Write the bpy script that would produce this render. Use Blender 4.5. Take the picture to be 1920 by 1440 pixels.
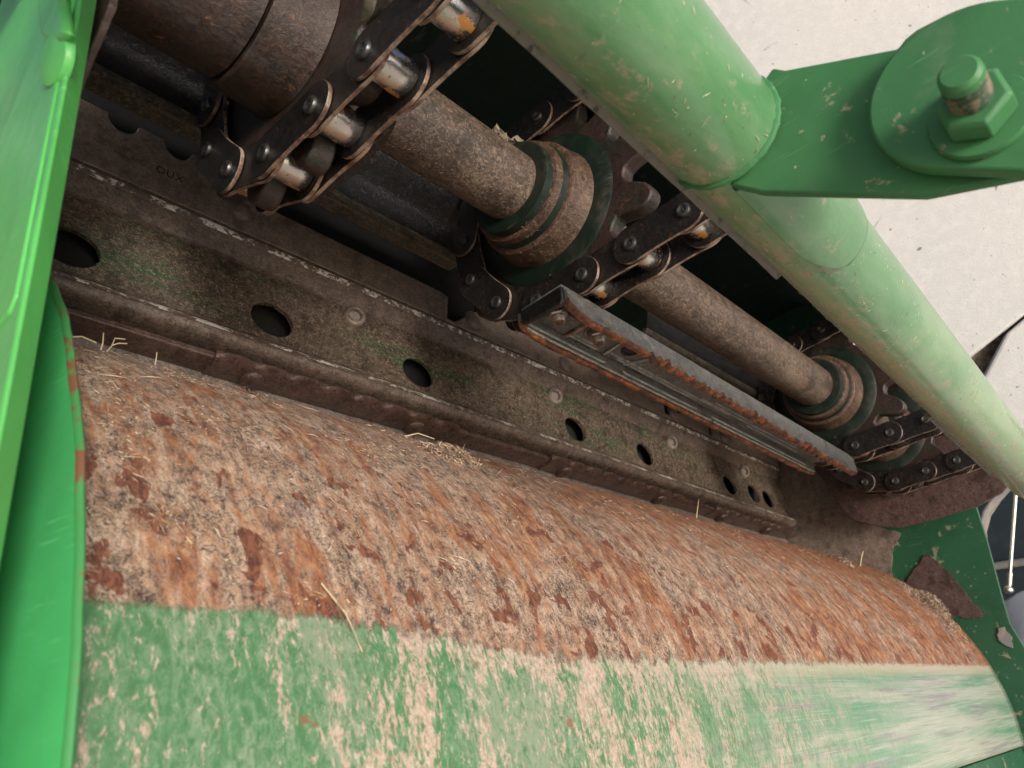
import bpy, bmesh, math, random
from math import sin, cos, pi, radians, atan2, hypot, sqrt, tan
from mathutils import Vector, Matrix, Euler, noise as mnoise

random.seed(11)
for o in list(bpy.data.objects): bpy.data.objects.remove(o)
scene = bpy.context.scene
col = scene.collection

# ------------------------------------------------------------------ frame
# The machine is modelled in a frame (w, c, n): w runs along the machine's width
# (all shafts), c and n span its cross-section.  It is a turn about world X.
PHI = radians(143.13010)
CAMH = 1.25
ROT = Euler((PHI, 0, 0)).to_matrix()
def P(w, c, n):
    return ROT @ Vector((w, c, n)) + Vector((0, 0, CAMH))

# ------------------------------------------------------------------ camera
cd = bpy.data.cameras.new('camera')
cam = bpy.data.objects.new('camera', cd); col.objects.link(cam)
Wc, Cc, Nc = Vector((.669, -.262, -.696)), Vector((.730, .412, .546)), Vector((.144, -.873, .466))
for v in (Wc, Cc, Nc): v.normalize()
Bm = Matrix((Wc, Cc, Nc))                       # camera axes -> machine axes
cam.matrix_world = Matrix.Translation(P(0, 0, 0)) @ (ROT @ Bm).to_quaternion().to_matrix().to_4x4()
cd.sensor_width = 36; cd.lens = 26.85
cd.clip_start = .01; cd.clip_end = 200
cd.dof.use_dof = True; cd.dof.focus_distance = .50; cd.dof.aperture_fstop = 18.0
scene.camera = cam

# ------------------------------------------------------------------ light
SUN = Vector((-.37, -.81, .42)).normalized()    # towards the sun, soft daylight from behind the camera
elev = math.asin(SUN.z); azim = atan2(SUN.x, SUN.y)
world = bpy.data.worlds.new('World'); scene.world = world; world.use_nodes = True
nt = world.node_tree; nt.nodes.clear()
sky = nt.nodes.new('ShaderNodeTexSky'); sky.sky_type = 'NISHITA'; sky.sun_disc = False
sky.sun_elevation = elev; sky.sun_rotation = azim; sky.dust_density = 3.0; sky.air_density = .7; sky.ozone_density = .6
bg = nt.nodes.new('ShaderNodeBackground'); bg.inputs['Strength'].default_value = .10
wo = nt.nodes.new('ShaderNodeOutputWorld')
nt.links.new(sky.outputs[0], bg.inputs[0]); nt.links.new(bg.outputs[0], wo.inputs[0])
sl = bpy.data.lights.new('sun', 'SUN'); sl.energy = 2.3; sl.angle = radians(15); sl.color = (1, .95, .88)
so = bpy.data.objects.new('sun', sl); col.objects.link(so)
so.rotation_euler = SUN.to_track_quat('Z', 'Y').to_euler(); so.location = (0, 0, 5)
scene.view_settings.view_transform = 'Standard'; scene.view_settings.look = 'None'
scene.view_settings.exposure = 0.50; scene.view_settings.gamma = 1
scene.view_settings.use_curve_mapping = False
scene.render.engine = 'CYCLES'

# ------------------------------------------------------------------ materials
class NT:
    def __init__(s, name):
        s.m = bpy.data.materials.new(name); s.m.use_nodes = True
        s.t = s.m.node_tree; s.t.nodes.clear()
        s.out = s.t.nodes.new('ShaderNodeOutputMaterial')
        s.b = s.t.nodes.new('ShaderNodeBsdfPrincipled')
        s.t.links.new(s.b.outputs[0], s.out.inputs[0])
        s.tc = s.t.nodes.new('ShaderNodeTexCoord')
        s.obj = s.tc.outputs['Object']; s.uv = s.tc.outputs['UV']
    def set(s, sock, v):
        if isinstance(v, bpy.types.NodeSocket): s.t.links.new(v, sock)
        elif isinstance(v, (tuple, list)) and len(v) == 3 and sock.type == 'RGBA': sock.default_value = (*v, 1)
        else: sock.default_value = v
    def inp(s, name, v): s.set(s.b.inputs[name], v)
    def map(s, vec, scale=(1, 1, 1), loc=(0, 0, 0), rot=(0, 0, 0)):
        n = s.t.nodes.new('ShaderNodeMapping'); s.set(n.inputs[0], vec)
        n.inputs['Scale'].default_value = scale; n.inputs['Location'].default_value = loc; n.inputs['Rotation'].default_value = rot
        return n.outputs[0]
    def noise(s, vec, scale, detail=5, rough=.6, dist=0.0):
        n = s.t.nodes.new('ShaderNodeTexNoise'); s.set(n.inputs['Vector'], vec)
        n.inputs['Scale'].default_value = scale; n.inputs['Detail'].default_value = detail
        n.inputs['Roughness'].default_value = rough; n.inputs['Distortion'].default_value = dist
        return n.outputs['Fac']
    def vor(s, vec, scale, feature='F1', out='Distance', rand=1.0):
        n = s.t.nodes.new('ShaderNodeTexVoronoi'); n.feature = feature; s.set(n.inputs['Vector'], vec)
        n.inputs['Scale'].default_value = scale; n.inputs['Randomness'].default_value = rand
        return n.outputs[out]
    def math(s, op, a, b=0.0, clamp=False):
        n = s.t.nodes.new('ShaderNodeMath'); n.operation = op; n.use_clamp = clamp
        s.set(n.inputs[0], a); s.set(n.inputs[1], b); return n.outputs[0]
    def step(s, f, lo, hi, a=0.0, b=1.0):
        n = s.t.nodes.new('ShaderNodeMapRange'); n.interpolation_type = 'SMOOTHSTEP'
        s.set(n.inputs['Value'], f); s.set(n.inputs['From Min'], lo); s.set(n.inputs['From Max'], hi)
        s.set(n.inputs['To Min'], a); s.set(n.inputs['To Max'], b); return n.outputs['Result']
    def mix(s, f, a, b):
        n = s.t.nodes.new('ShaderNodeMix'); n.data_type = 'RGBA'; n.clamp_factor = True
        s.set(n.inputs[0], f); s.set(n.inputs[6], a); s.set(n.inputs[7], b); return n.outputs[2]
    def ramp(s, f, stops):
        n = s.t.nodes.new('ShaderNodeValToRGB'); s.set(n.inputs[0], f); e = n.color_ramp.elements
        while len(e) < len(stops): e.new(.5)
        for el, (p, c) in zip(e, stops): el.position = p; el.color = (*c, 1)
        return n.outputs[0]
    def sep(s, vec):
        n = s.t.nodes.new('ShaderNodeSeparateXYZ'); s.set(n.inputs[0], vec); return n.outputs
    def comb(s, x, y, z):
        n = s.t.nodes.new('ShaderNodeCombineXYZ')
        for i, v in enumerate((x, y, z)): s.set(n.inputs[i], v)
        return n.outputs[0]
    def attr(s, name):
        n = s.t.nodes.new('ShaderNodeAttribute'); n.attribute_name = name; return n.outputs
    def bump(s, h, dist=.001, strength=1.0):
        n = s.t.nodes.new('ShaderNodeBump'); n.inputs['Strength'].default_value = strength
        n.inputs['Distance'].default_value = dist; s.set(n.inputs['Height'], h)
        s.t.links.new(n.outputs[0], s.b.inputs['Normal'])

GREEN = (.035, .30, .075)
TAN = (.52, .40, .29)
M = {}

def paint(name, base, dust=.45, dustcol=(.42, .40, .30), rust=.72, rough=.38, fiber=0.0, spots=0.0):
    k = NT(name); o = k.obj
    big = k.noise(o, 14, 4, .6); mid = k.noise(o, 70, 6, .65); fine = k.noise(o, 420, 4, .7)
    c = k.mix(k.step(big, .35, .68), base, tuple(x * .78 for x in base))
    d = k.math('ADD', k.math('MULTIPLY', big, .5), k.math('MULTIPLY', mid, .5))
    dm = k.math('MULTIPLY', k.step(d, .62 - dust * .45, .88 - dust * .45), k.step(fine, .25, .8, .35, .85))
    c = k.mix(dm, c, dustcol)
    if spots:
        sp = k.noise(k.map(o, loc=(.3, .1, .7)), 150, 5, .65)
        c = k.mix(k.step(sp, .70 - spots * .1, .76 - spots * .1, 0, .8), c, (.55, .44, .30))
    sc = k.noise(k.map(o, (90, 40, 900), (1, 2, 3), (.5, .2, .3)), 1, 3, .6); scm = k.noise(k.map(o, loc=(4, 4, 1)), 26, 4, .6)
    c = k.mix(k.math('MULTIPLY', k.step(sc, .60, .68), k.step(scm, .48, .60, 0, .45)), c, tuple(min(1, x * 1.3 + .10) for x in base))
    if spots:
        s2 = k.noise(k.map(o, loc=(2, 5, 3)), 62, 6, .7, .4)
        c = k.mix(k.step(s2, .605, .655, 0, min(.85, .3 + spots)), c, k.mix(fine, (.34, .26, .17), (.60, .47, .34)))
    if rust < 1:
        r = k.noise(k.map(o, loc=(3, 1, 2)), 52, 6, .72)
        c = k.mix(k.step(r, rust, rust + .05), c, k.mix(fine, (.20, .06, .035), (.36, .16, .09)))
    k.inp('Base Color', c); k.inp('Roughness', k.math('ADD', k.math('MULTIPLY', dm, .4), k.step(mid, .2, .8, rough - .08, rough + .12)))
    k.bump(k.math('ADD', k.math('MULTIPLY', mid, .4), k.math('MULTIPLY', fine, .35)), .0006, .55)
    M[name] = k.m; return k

paint('green_panel', (.095, .44, .10), dust=.02, dustcol=(.20, .46, .18), rust=.665, rough=.36)
paint('green_shield', (.07, .42, .14), dust=.02, dustcol=(.25, .50, .30), rust=.76, rough=.34)
paint('green_bracket', (.055, .20, .075), dust=.20, dustcol=(.17, .25, .16), rust=.80, rough=.55, spots=.35)
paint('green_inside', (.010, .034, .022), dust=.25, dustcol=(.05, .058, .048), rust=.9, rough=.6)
paint('green_plate', (.014, .085, .038), dust=.15, dustcol=(.10, .13, .10), rust=.9, rough=.5, spots=.1)
dirty_later = ('plum_rust', (.062, .038, .033), (.17, .115, .095), (.03, .05, .03), .2, .55, .35, (.16, .06, .04), .3)

# dusty green tube
k = NT('dusty_tube'); o = k.obj
yz = k.sep(o)
big = k.noise(k.map(o, (5, 14, 14)), 3, 5, .65); mid = k.noise(k.map(o, (60, 90, 90)), 1, 7, .7)
fine = k.noise(k.map(o, (300, 420, 420)), 1, 4, .75)
c = k.mix(k.step(big, .3, .7), (.03, .19, .055), (.05, .22, .08))
far = k.step(yz[0], -.20, .35)
under = k.step(k.math('ADD', k.math('MULTIPLY', yz[1], .9), k.math('MULTIPLY', yz[2], -.25)), .010, -.028)
film = k.step(k.math('ADD', k.math('ADD', k.math('MULTIPLY', far, .55), k.math('MULTIPLY', under, .25)), k.math('MULTIPLY', k.math('SUBTRACT', big, .5), 1.1)), -.1, .6, .18, .72)
c = k.mix(film, c, (.32, .40, .255))
dd = k.math('ADD', k.math('MULTIPLY', under, .40), k.math('MULTIPLY', k.math('SUBTRACT', mid, .5), 2.1))
dd = k.math('ADD', dd, k.math('MULTIPLY', k.math('SUBTRACT', fine, .5), .55))
dm = k.step(dd, .17, .44, 0, .9)
c = k.mix(dm, c, k.mix(fine, (.17, .16, .105), (.46, .42, .30)))
k.inp('Base Color', c); k.inp('Roughness', k.step(k.math('MAXIMUM', dm, film), 0, 1, .28, .55))
k.inp('Coat Weight', .5); k.inp('Coat Roughness', .14)
k.bump(k.math('ADD', k.math('MULTIPLY', fine, .6), mid), .0005, .5)
M['dusty_tube'] = k.m
k = NT('bolt_thread'); k.inp('Base Color', k.mix(k.step(k.noise(k.obj, 220, 4, .7), .4, .6), (.020, .055, .025), (.17, .14, .09))); k.inp('Roughness', .7); M['bolt_thread'] = k.m

# chopped-straw dust over worn brown paint: beam
def dirty(name, brown, dustc, greenc, gamt=.5, rough=.5, gloss=.3, rustc=(.17, .055, .03), dusty=.5):
    k = NT(name); o = k.obj
    a = k.noise(k.map(o, (1, 2.2, 2.2)), 9, 5, .6); b = k.noise(o, 90, 6, .7); f = k.noise(k.map(o, (1, 1, 2)), 520, 4, .75)
    g = k.noise(k.map(o, (.8, 5, 5), (4, 2, 1)), 7, 6, .65)
    c = k.mix(k.step(b, .32, .7), brown, tuple(x * 1.7 for x in brown))
    dm = k.step(k.math('ADD', k.math('MULTIPLY', a, .6), k.math('MULTIPLY', f, .5)), .70 - dusty * .3, .92 - dusty * .3)
    wv0 = k.noise(k.map(o, (.7, 1.4, 1.4), (8, 2, 4)), 210, 6, .8, .8)
    gm = k.math('MULTIPLY', k.step(g, 1 - gamt - .08, 1 - gamt + .10), k.step(wv0, .40, .56))
    c = k.mix(gm, c, greenc)
    c = k.mix(k.math('MULTIPLY', dm, k.step(f, .3, .65, .2, .9)), c, dustc)
    wv = k.noise(k.map(o, (1, 1.3, 1.3), (2, 6, 4)), 260, 6, .8, 1.2)
    c = k.mix(k.step(wv, .525, .60, 0, min(.75, dusty * 1.5)), c, tuple(min(1, x * 1.3) for x in dustc))
    c = k.mix(k.step(wv, .475, .40, 0, .70), c, tuple(x * .38 for x in brown))
    md = k.noise(k.map(o, loc=(1, 9, 4)), 34, 7, .72)
    c = k.mix(k.step(md, .52, .62, 0, .65), c, tuple(x * .5 for x in brown))
    r = k.noise(k.map(o, loc=(7, 5, 3)), 75, 6, .75)
    c = k.mix(k.step(r, .60, .70, 0, .85), c, k.mix(wv, tuple(x * .6 for x in rustc), tuple(x * 1.6 for x in rustc)))
    k.inp('Base Color', c)
    k.inp('Roughness', k.step(dm, 0, 1, gloss, rough + .15))
    k.bump(k.math('ADD', k.math('MULTIPLY', b, .6), k.math('ADD', k.math('MULTIPLY', f, .4), k.math('MULTIPLY', wv, .8))), .0009, .7)
    M[name] = k.m; return k
dirty(*dirty_later)
dirty('beam_steel', (.064, .047, .035), (.21, .160, .116), (.022, .080, .032), .44, .42, .24, dusty=.44)
dirty('dusty_sheet', (.14, .115, .10), (.30, .25, .21), (.05, .06, .04), .1, .6, .4, (.10, .06, .045), dusty=.4)
dirty('beam_worn', (.10, .072, .056), (.24, .185, .14), (.03, .085, .035), .36, .28, .15, dusty=.26)
dirty('beam_plate', (.14, .108, .088), (.30, .235, .185), (.03, .06, .03), .25, .6, .30, dusty=.28)
dirty('wear_strip', (.062, .036, .027), (.17, .12, .09), (.03, .05, .03), .1, .34, .16, dusty=.12)
dirty('shaft_steel', (.060, .043, .033), (.205, .148, .100), (.15, .085, .06), .35, .6, .34, (.24, .10, .055), dusty=.62)
dirty('hub_steel', (.058, .034, .023), (.175, .110, .068), (.035, .10, .05), .22, .6, .4, (.22, .08, .04), dusty=.42)
dirty('rusty_hub', (.030, .018, .013), (.11, .052, .027), (.06, .05, .05), .4, .55, .36, (.30, .12, .04), dusty=.18)
dirty('sprocket_steel', (.026, .015, .0125), (.085, .05, .036), (.012, .030, .018), .45, .6, .34, (.13, .05, .025), dusty=.18)
paint('hub_green', (.0045, .013, .007), dust=.35, dustcol=(.06, .048, .034), rust=.66, rough=.45)
dirty('black_steel', (.009, .0085, .009), (.075, .062, .045), (.02, .02, .02), .1, .4, .20, (.05, .03, .02), dusty=.10)
dirty('slat_steel', (.095, .096, .092), (.27, .255, .215), (.05, .05, .05), .1, .5, .30, (.085, .062, .045), dusty=.36)
dirty('chain_plate', (.011, .0095, .009), (.07, .048, .036), (.025, .015, .012), .3, .42, .24, (.15, .058, .026), dusty=.16)

dirty('slat_rib', (.24, .24, .225), (.46, .44, .40), (.1, .1, .1), .1, .5, .3, (.08, .06, .05), dusty=.5)
dirty('slat_lip', (.05, .042, .03), (.19, .155, .10), (.03, .03, .02), .1, .5, .4, (.06, .04, .03), dusty=.5)
k = NT('painted_glint_wear'); o = k.obj  # painted highlight on the fold crests, worn bare metal on the plate edges
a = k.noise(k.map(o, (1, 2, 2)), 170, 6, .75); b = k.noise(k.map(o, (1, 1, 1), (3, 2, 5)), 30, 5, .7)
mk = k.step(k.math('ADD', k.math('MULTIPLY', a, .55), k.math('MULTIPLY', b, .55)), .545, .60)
k.inp('Base Color', k.mix(mk, (.11, .078, .06), (.80, .74, .67))); k.inp('Metallic', k.math('MULTIPLY', mk, .25)); k.inp('Roughness', k.step(mk, 0, 1, .4, .30)); k.bump(a, .0005, .5); M['painted_glint_wear'] = k.m

k = NT('worn_edge'); o = k.obj
a = k.noise(o, 130, 5, .7); b = k.noise(o, 420, 3, .6)
k.inp('Base Color', k.ramp(a, [(.35, (.09, .05, .04)), (.48, (.24, .15, .11)), (.58, (.42, .34, .28)), (.68, (.40, .17, .06))]))
k.inp('Metallic', .25); k.inp('Roughness', k.step(b, .3, .7, .3, .6)); k.bump(b, .0006, .6); M['worn_edge'] = k.m

k = NT('orange_rust'); o = k.obj
a = k.noise(o, 110, 6, .7); b = k.noise(o, 600, 4, .7)
k.inp('Base Color', k.ramp(a, [(.38, (.06, .026, .020)), (.49, (.13, .052, .030)), (.58, (.28, .10, .035)), (.70, (.46, .20, .06))]))
k.inp('Roughness', .8); k.bump(k.math('ADD', a, b), .001, .8); M['orange_rust'] = k.m

k = NT('bright_roller'); o = k.obj
a = k.noise(k.map(o, loc=(1, 2, 3)), 75, 4, .6); b = k.noise(o, 300, 5, .7)
rm = k.step(k.math('ADD', a, k.math('MULTIPLY', b, .25)), .69, .72)
pit = k.step(b, .60, .70)
c = k.mix(pit, (.64, .60, .55), (.15, .10, .07)); c = k.mix(rm, c, (.52, .23, .06))
k.inp('Base Color', c); k.inp('Metallic', k.math('SUBTRACT', .95, k.math('MULTIPLY', k.math('MAXIMUM', rm, pit), .85)))
k.inp('Roughness', k.step(k.math('MAXIMUM', rm, pit), 0, 1, .22, .7)); k.bump(b, .0005, .5); M['bright_roller'] = k.m

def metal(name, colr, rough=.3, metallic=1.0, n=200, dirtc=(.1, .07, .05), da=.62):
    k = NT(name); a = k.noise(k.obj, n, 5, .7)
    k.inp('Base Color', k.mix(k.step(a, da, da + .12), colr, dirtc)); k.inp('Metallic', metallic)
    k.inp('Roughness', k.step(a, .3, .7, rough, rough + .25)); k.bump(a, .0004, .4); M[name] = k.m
metal('pin_steel', (.11, .105, .10), .28, .85)
metal('nut_steel', (.42, .38, .35), .28, .95, 260, (.25, .12, .05), .58)
metal('rod_steel', (.75, .72, .62), .3, .9, 60, (.5, .45, .35), .6)
metal('grey_sheet', (.45, .48, .56), .3, .8, 20, (.4, .42, .5), .6)
metal('grey_dusty', (.22, .21, .22), .6, .2, 60, (.30, .26, .20), .5)
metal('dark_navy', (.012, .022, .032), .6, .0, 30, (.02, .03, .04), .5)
metal('shade_black', (.004, .0035, .003), .8, 0, 30, (.008, .006, .005), .5)  # near-black standing in for shade in the holes and behind the notches
metal('bar_grey', (.20, .185, .155), .6, .2, 150, (.08, .07, .06), .55)
metal('husk', (.20, .165, .12), .8, 0, 180, (.10, .08, .06), .55)
metal('twig', (.52, .42, .26), .7, 0, 180, (.3, .22, .13), .55)

k = NT('rust_rim'); a = k.noise(k.obj, 60, 5, .7)
k.inp('Base Color', k.mix(k.step(a, .50, .62), (.045, .24, .07), (.17, .075, .04))); k.inp('Roughness', .6); M['rust_rim'] = k.m

# concrete wall
k = NT('pale_concrete'); o = k.obj
a = k.noise(o, 2.2, 5, .6); b = k.noise(o, 45, 6, .7); f = k.noise(o, 260, 4, .7)
c = k.mix(k.step(a, .35, .65), (.53, .515, .495), (.48, .475, .465))
c = k.mix(k.step(b, .42, .7, 0, .5), c, (.60, .585, .56))
c = k.mix(k.step(f, .56, .68, 0, .40), c, (.33, .30, .26))
ck = k.vor(k.map(k.math('ADD', 0, 0) if False else o, (1, 1, 1), (3, 1, 4)), 3.1, 'DISTANCE_TO_EDGE')
c = k.mix(k.math('MULTIPLY', k.step(ck, .006, .002), k.step(cw := k.noise(k.map(o, loc=(6, 3, 3)), 5, 4, .6), .52, .58, 0, .55)), c, (.22, .19, .16))
st = k.noise(k.map(o, (1, 1, .7), (5, 1, 2)), 62, 3, .5, .6)
cl = k.noise(k.map(o, loc=(8, 1, 2)), 7, 3, .6)
c = k.mix(k.step(st, k.step(cl, .3, .7, .745, .69), k.step(cl, .3, .7, .765, .71), 0, .8), c, (.13, .09, .065))
ss = k.vor(k.map(o, loc=(1.2, .3, .9)), 85)
sm = k.noise(k.map(o, loc=(2, 8, 1)), 40, 2, .5)
c = k.mix(k.math('MULTIPLY', k.step(ss, .15, .07, 0, .8), k.step(sm, .55, .60)), c, (.10, .07, .055))
k.inp('Base Color', c); k.inp('Roughness', .9); k.bump(k.math('ADD', b, f), .002, .5); M['pale_concrete'] = k.m

k = NT('joint_dirt'); k.inp('Base Color', k.ramp(k.noise(k.obj, 90, 6, .75), [(.38, (.05, .038, .03)), (.52, (.13, .10, .08)), (.66, (.28, .23, .18))])); k.inp('Roughness', .95); M['joint_dirt'] = k.m

k = NT('pale_ground'); k.inp('Base Color', k.mix(k.noise(k.obj, 6, 6, .7), (.42, .38, .33), (.55, .50, .44))); k.inp('Roughness', .95); M['pale_ground'] = k.m

# the drum skin.  UV.x = metres along w, UV.y = metres of arc above the paint line
k = NT('drum_skin'); uv = k.uv; s = k.sep(uv); u, v = s[0], s[1]
warp = k.t.nodes.new('ShaderNodeTexNoise'); k.set(warp.inputs['Vector'], uv); warp.inputs['Scale'].default_value = 160; warp.inputs['Detail'].default_value = 3
vm = k.t.nodes.new('ShaderNodeVectorMath'); vm.operation = 'SCALE'; k.t.links.new(warp.outputs['Color'], vm.inputs[0]); vm.inputs['Scale'].default_value = .006
va = k.t.nodes.new('ShaderNodeVectorMath'); va.operation = 'ADD'; k.set(va.inputs[0], uv); k.t.links.new(vm.outputs[0], va.inputs[1])
wuv = va.outputs[0]
fineN = k.noise(uv, 620, 4, .75)
midN = k.noise(k.map(uv, (95, 65, 1)), 1, 8, .75, .3)
bigN = k.noise(k.map(uv, (15, 12, 1), (3, 7, 0)), 1, 7, .68, .5)
strk = k.noise(k.map(uv, (150, 24, 1)), 1, 6, .7, .3)
strk2 = k.noise(k.map(uv, (70, 9, 1), (2, 5, 0)), 1, 6, .68, .2)
g1 = k.sep(k.vor(k.map(wuv, (1, .55, 1)), 800, 'F1', 'Color'))[0]
g2 = k.sep(k.vor(k.map(wuv, (.8, 1, 1), (.3, .2, 0)), 1500, 'F1', 'Color'))[1]
hiN = k.noise(k.map(uv, (1, .55, 1), (5, 2, 0)), 300, 7, .80, .5)
grain = k.math('ADD', k.math('MULTIPLY', hiN, .55), k.math('ADD', k.math('MULTIPLY', g2, .10), k.math('MULTIPLY', midN, .35)))
grain = k.math('ADD', grain, k.math('MULTIPLY', k.math('SUBTRACT', bigN, .5), .25))
dust = k.ramp(grain, [(.38, (.040, .028, .023)), (.45, (.165, .110, .080)), (.51, (.34, .240, .172)), (.58, (.50, .375, .285)), (.67, (.66, .525, .42))])
rg = k.math('ADD', k.math('MULTIPLY', midN, .5), k.math('MULTIPLY', hiN, .5))
rustc = k.ramp(rg, [(.39, (.060, .020, .013)), (.45, (.140, .050, .027)), (.51, (.255, .100, .044)), (.57, (.36, .18, .088)), (.66, (.52, .37, .26))])
rm = k.math('ADD', k.math('MULTIPLY', bigN, .46), k.math('MULTIPLY', strk, .32))
rm = k.math('ADD', rm, k.math('MULTIPLY', hiN, .22))
rm = k.math('ADD', rm, k.step(u, .35, 1.0, 0, .035))
rm = k.math('ADD', rm, k.step(v, .10, .17, 0, k.step(u, .3, .6, 0, .06)))
rmask = k.step(rm, .465, .565)
c1 = k.mix(rmask, dust, rustc)
spv = k.noise(k.map(uv, (58, 44, 1), (9, 2, 0)), 1, 5, .56, .3)
spl = k.math('SUBTRACT', k.step(v, .0, .06, .045, 0), k.step(v, .08, .13, 0, .05))
spc = k.math('MULTIPLY', k.step(u, .14, .24), k.step(u, .75, .45))
spl = k.math('ADD', spl, k.math('MULTIPLY', spc, .022))
c1 = k.mix(k.step(k.math('ADD', spv, spl), .618, .642, 0, .92), c1, k.mix(k.step(hiN, .4, .6), (.075, .020, .013), (.21, .070, .034)))
gr = k.noise(k.map(uv, (42, 24, 1), (4, 9, 0)), 1, 6, .72)
c1 = k.mix(k.step(gr, .60, .70, 0, .6), c1, k.mix(k.step(hiN, .4, .6), (.06, .055, .058), (.27, .245, .235)))
# --- lower painted band
pn = k.math('ADD', k.math('MULTIPLY', k.noise(k.map(uv, (34, 12, 1), (5, 1, 0)), 1, 5, .6, .2), .27), k.math('MULTIPLY', strk2, .21))
pn = k.math('ADD', pn, k.math('MULTIPLY', k.noise(k.map(uv, (360, 150, 1), (2, 8, 0)), 1, 7, .78, .4), .52))
pn = k.math('ADD', pn, k.math('MULTIPLY', k.step(v, -.016, -.002), k.step(u, .17, .25, 0, .035)))
ptan = k.ramp(k.math('ADD', k.math('MULTIPLY', fineN, .4), k.math('MULTIPLY', hiN, .6)), [(.36, (.24, .16, .12)), (.48, (.40, .295, .23)), (.60, (.55, .43, .355))])
thr = k.step(u, .09, .30, .545, .508)
tanm = k.step(pn, k.math('SUBTRACT', thr, .026), k.math('ADD', thr, .026), .06, .94)
gcol = k.mix(k.step(hiN, .35, .65), (.028, .135, .045), (.065, .205, .085))
gcol = k.mix(k.step(k.math('ADD', k.math('MULTIPLY', bigN, .5), k.math('MULTIPLY', hiN, .5)), .46, .60, 0, .7), gcol, (.22, .26, .19))
c2 = k.mix(tanm, gcol, ptan)
c2 = k.mix(k.step(spv, .665, .70, 0, .8), c2, (.20, .080, .045))
lw = k.noise(k.map(uv, (5, 150, 1), (1, 1, 0)), 1, 5, .6)
lw2 = k.noise(k.map(uv, (2.6, 48, 1), (6, 3, 0)), 1, 4, .6)
pol = k.mix(k.step(lw2, .38, .62), (.13, .27, .17), (.35, .37, .30))
pol = k.mix(k.step(lw, .52, .66, 0, .75), pol, (.22, .19, .215))
pol = k.mix(k.step(strk, .58, .68, 0, .45), pol, (.48, .40, .33))
scr = k.noise(k.map(uv, (14, 900, 1), (3, 1, 0)), 1, 4, .6)
pol = k.mix(k.step(scr, .56, .64, 0, .45), pol, (.46, .46, .42))
pol = k.mix(k.step(scr, .42, .36, 0, .40), pol, (.10, .13, .10))
pol = k.mix(k.step(k.math('ADD', k.math('MULTIPLY', strk, .5), k.math('MULTIPLY', fineN, .5)), .56, .66, 0, .7), pol, (.15, .11, .085))
far = k.step(k.math('ADD', u, k.math('MULTIPLY', k.math('SUBTRACT', midN, .5), .9)), .30, .78)
c2 = k.mix(far, c2, pol)
c2 = k.mix(k.math('MULTIPLY', far, k.math('MULTIPLY', k.step(v, -.016, -.002), .8)), c2, (.46, .39, .29))
edge = k.math('ADD', v, k.math('MULTIPLY', k.math('SUBTRACT', k.noise(k.map(uv, (70, 45, 1)), 1, 9, .82), .5), k.math('MULTIPLY', k.step(u, .12, .24, .014, .045), k.step(u, .45, .80, 1.0, .40))))
edge = k.math('SUBTRACT', edge, k.math('MULTIPLY', k.step(strk, .55, .68), k.step(u, .2, .4, .0, .006)))
up = k.step(edge, -.0018, .0018)
k.inp('Base Color', k.mix(up, c2, c1))
lowg = k.math('SUBTRACT', 1.0, up)
rlow = k.math('SUBTRACT', .58, k.math('MULTIPLY', far, k.step(u, .5, 1.1, .26, .40)))
k.inp('Roughness', k.math('ADD', k.math('MULTIPLY', up, k.step(u, .75, 1.15, .85, .5)), k.math('MULTIPLY', lowg, rlow)))
h = k.math('ADD', k.math('MULTIPLY', g1, .15), k.math('ADD', k.math('MULTIPLY', hiN, .8), midN))
h = k.math('MULTIPLY', h, k.math('ADD', k.math('MULTIPLY', up, .85), .15))
k.bump(h, .0013, .65); M['drum_skin'] = k.m

k = NT('chaff'); a = k.attr('tone')
k.inp('Base Color', a[0]); k.inp('Roughness', .85); M['chaff'] = k.m

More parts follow.
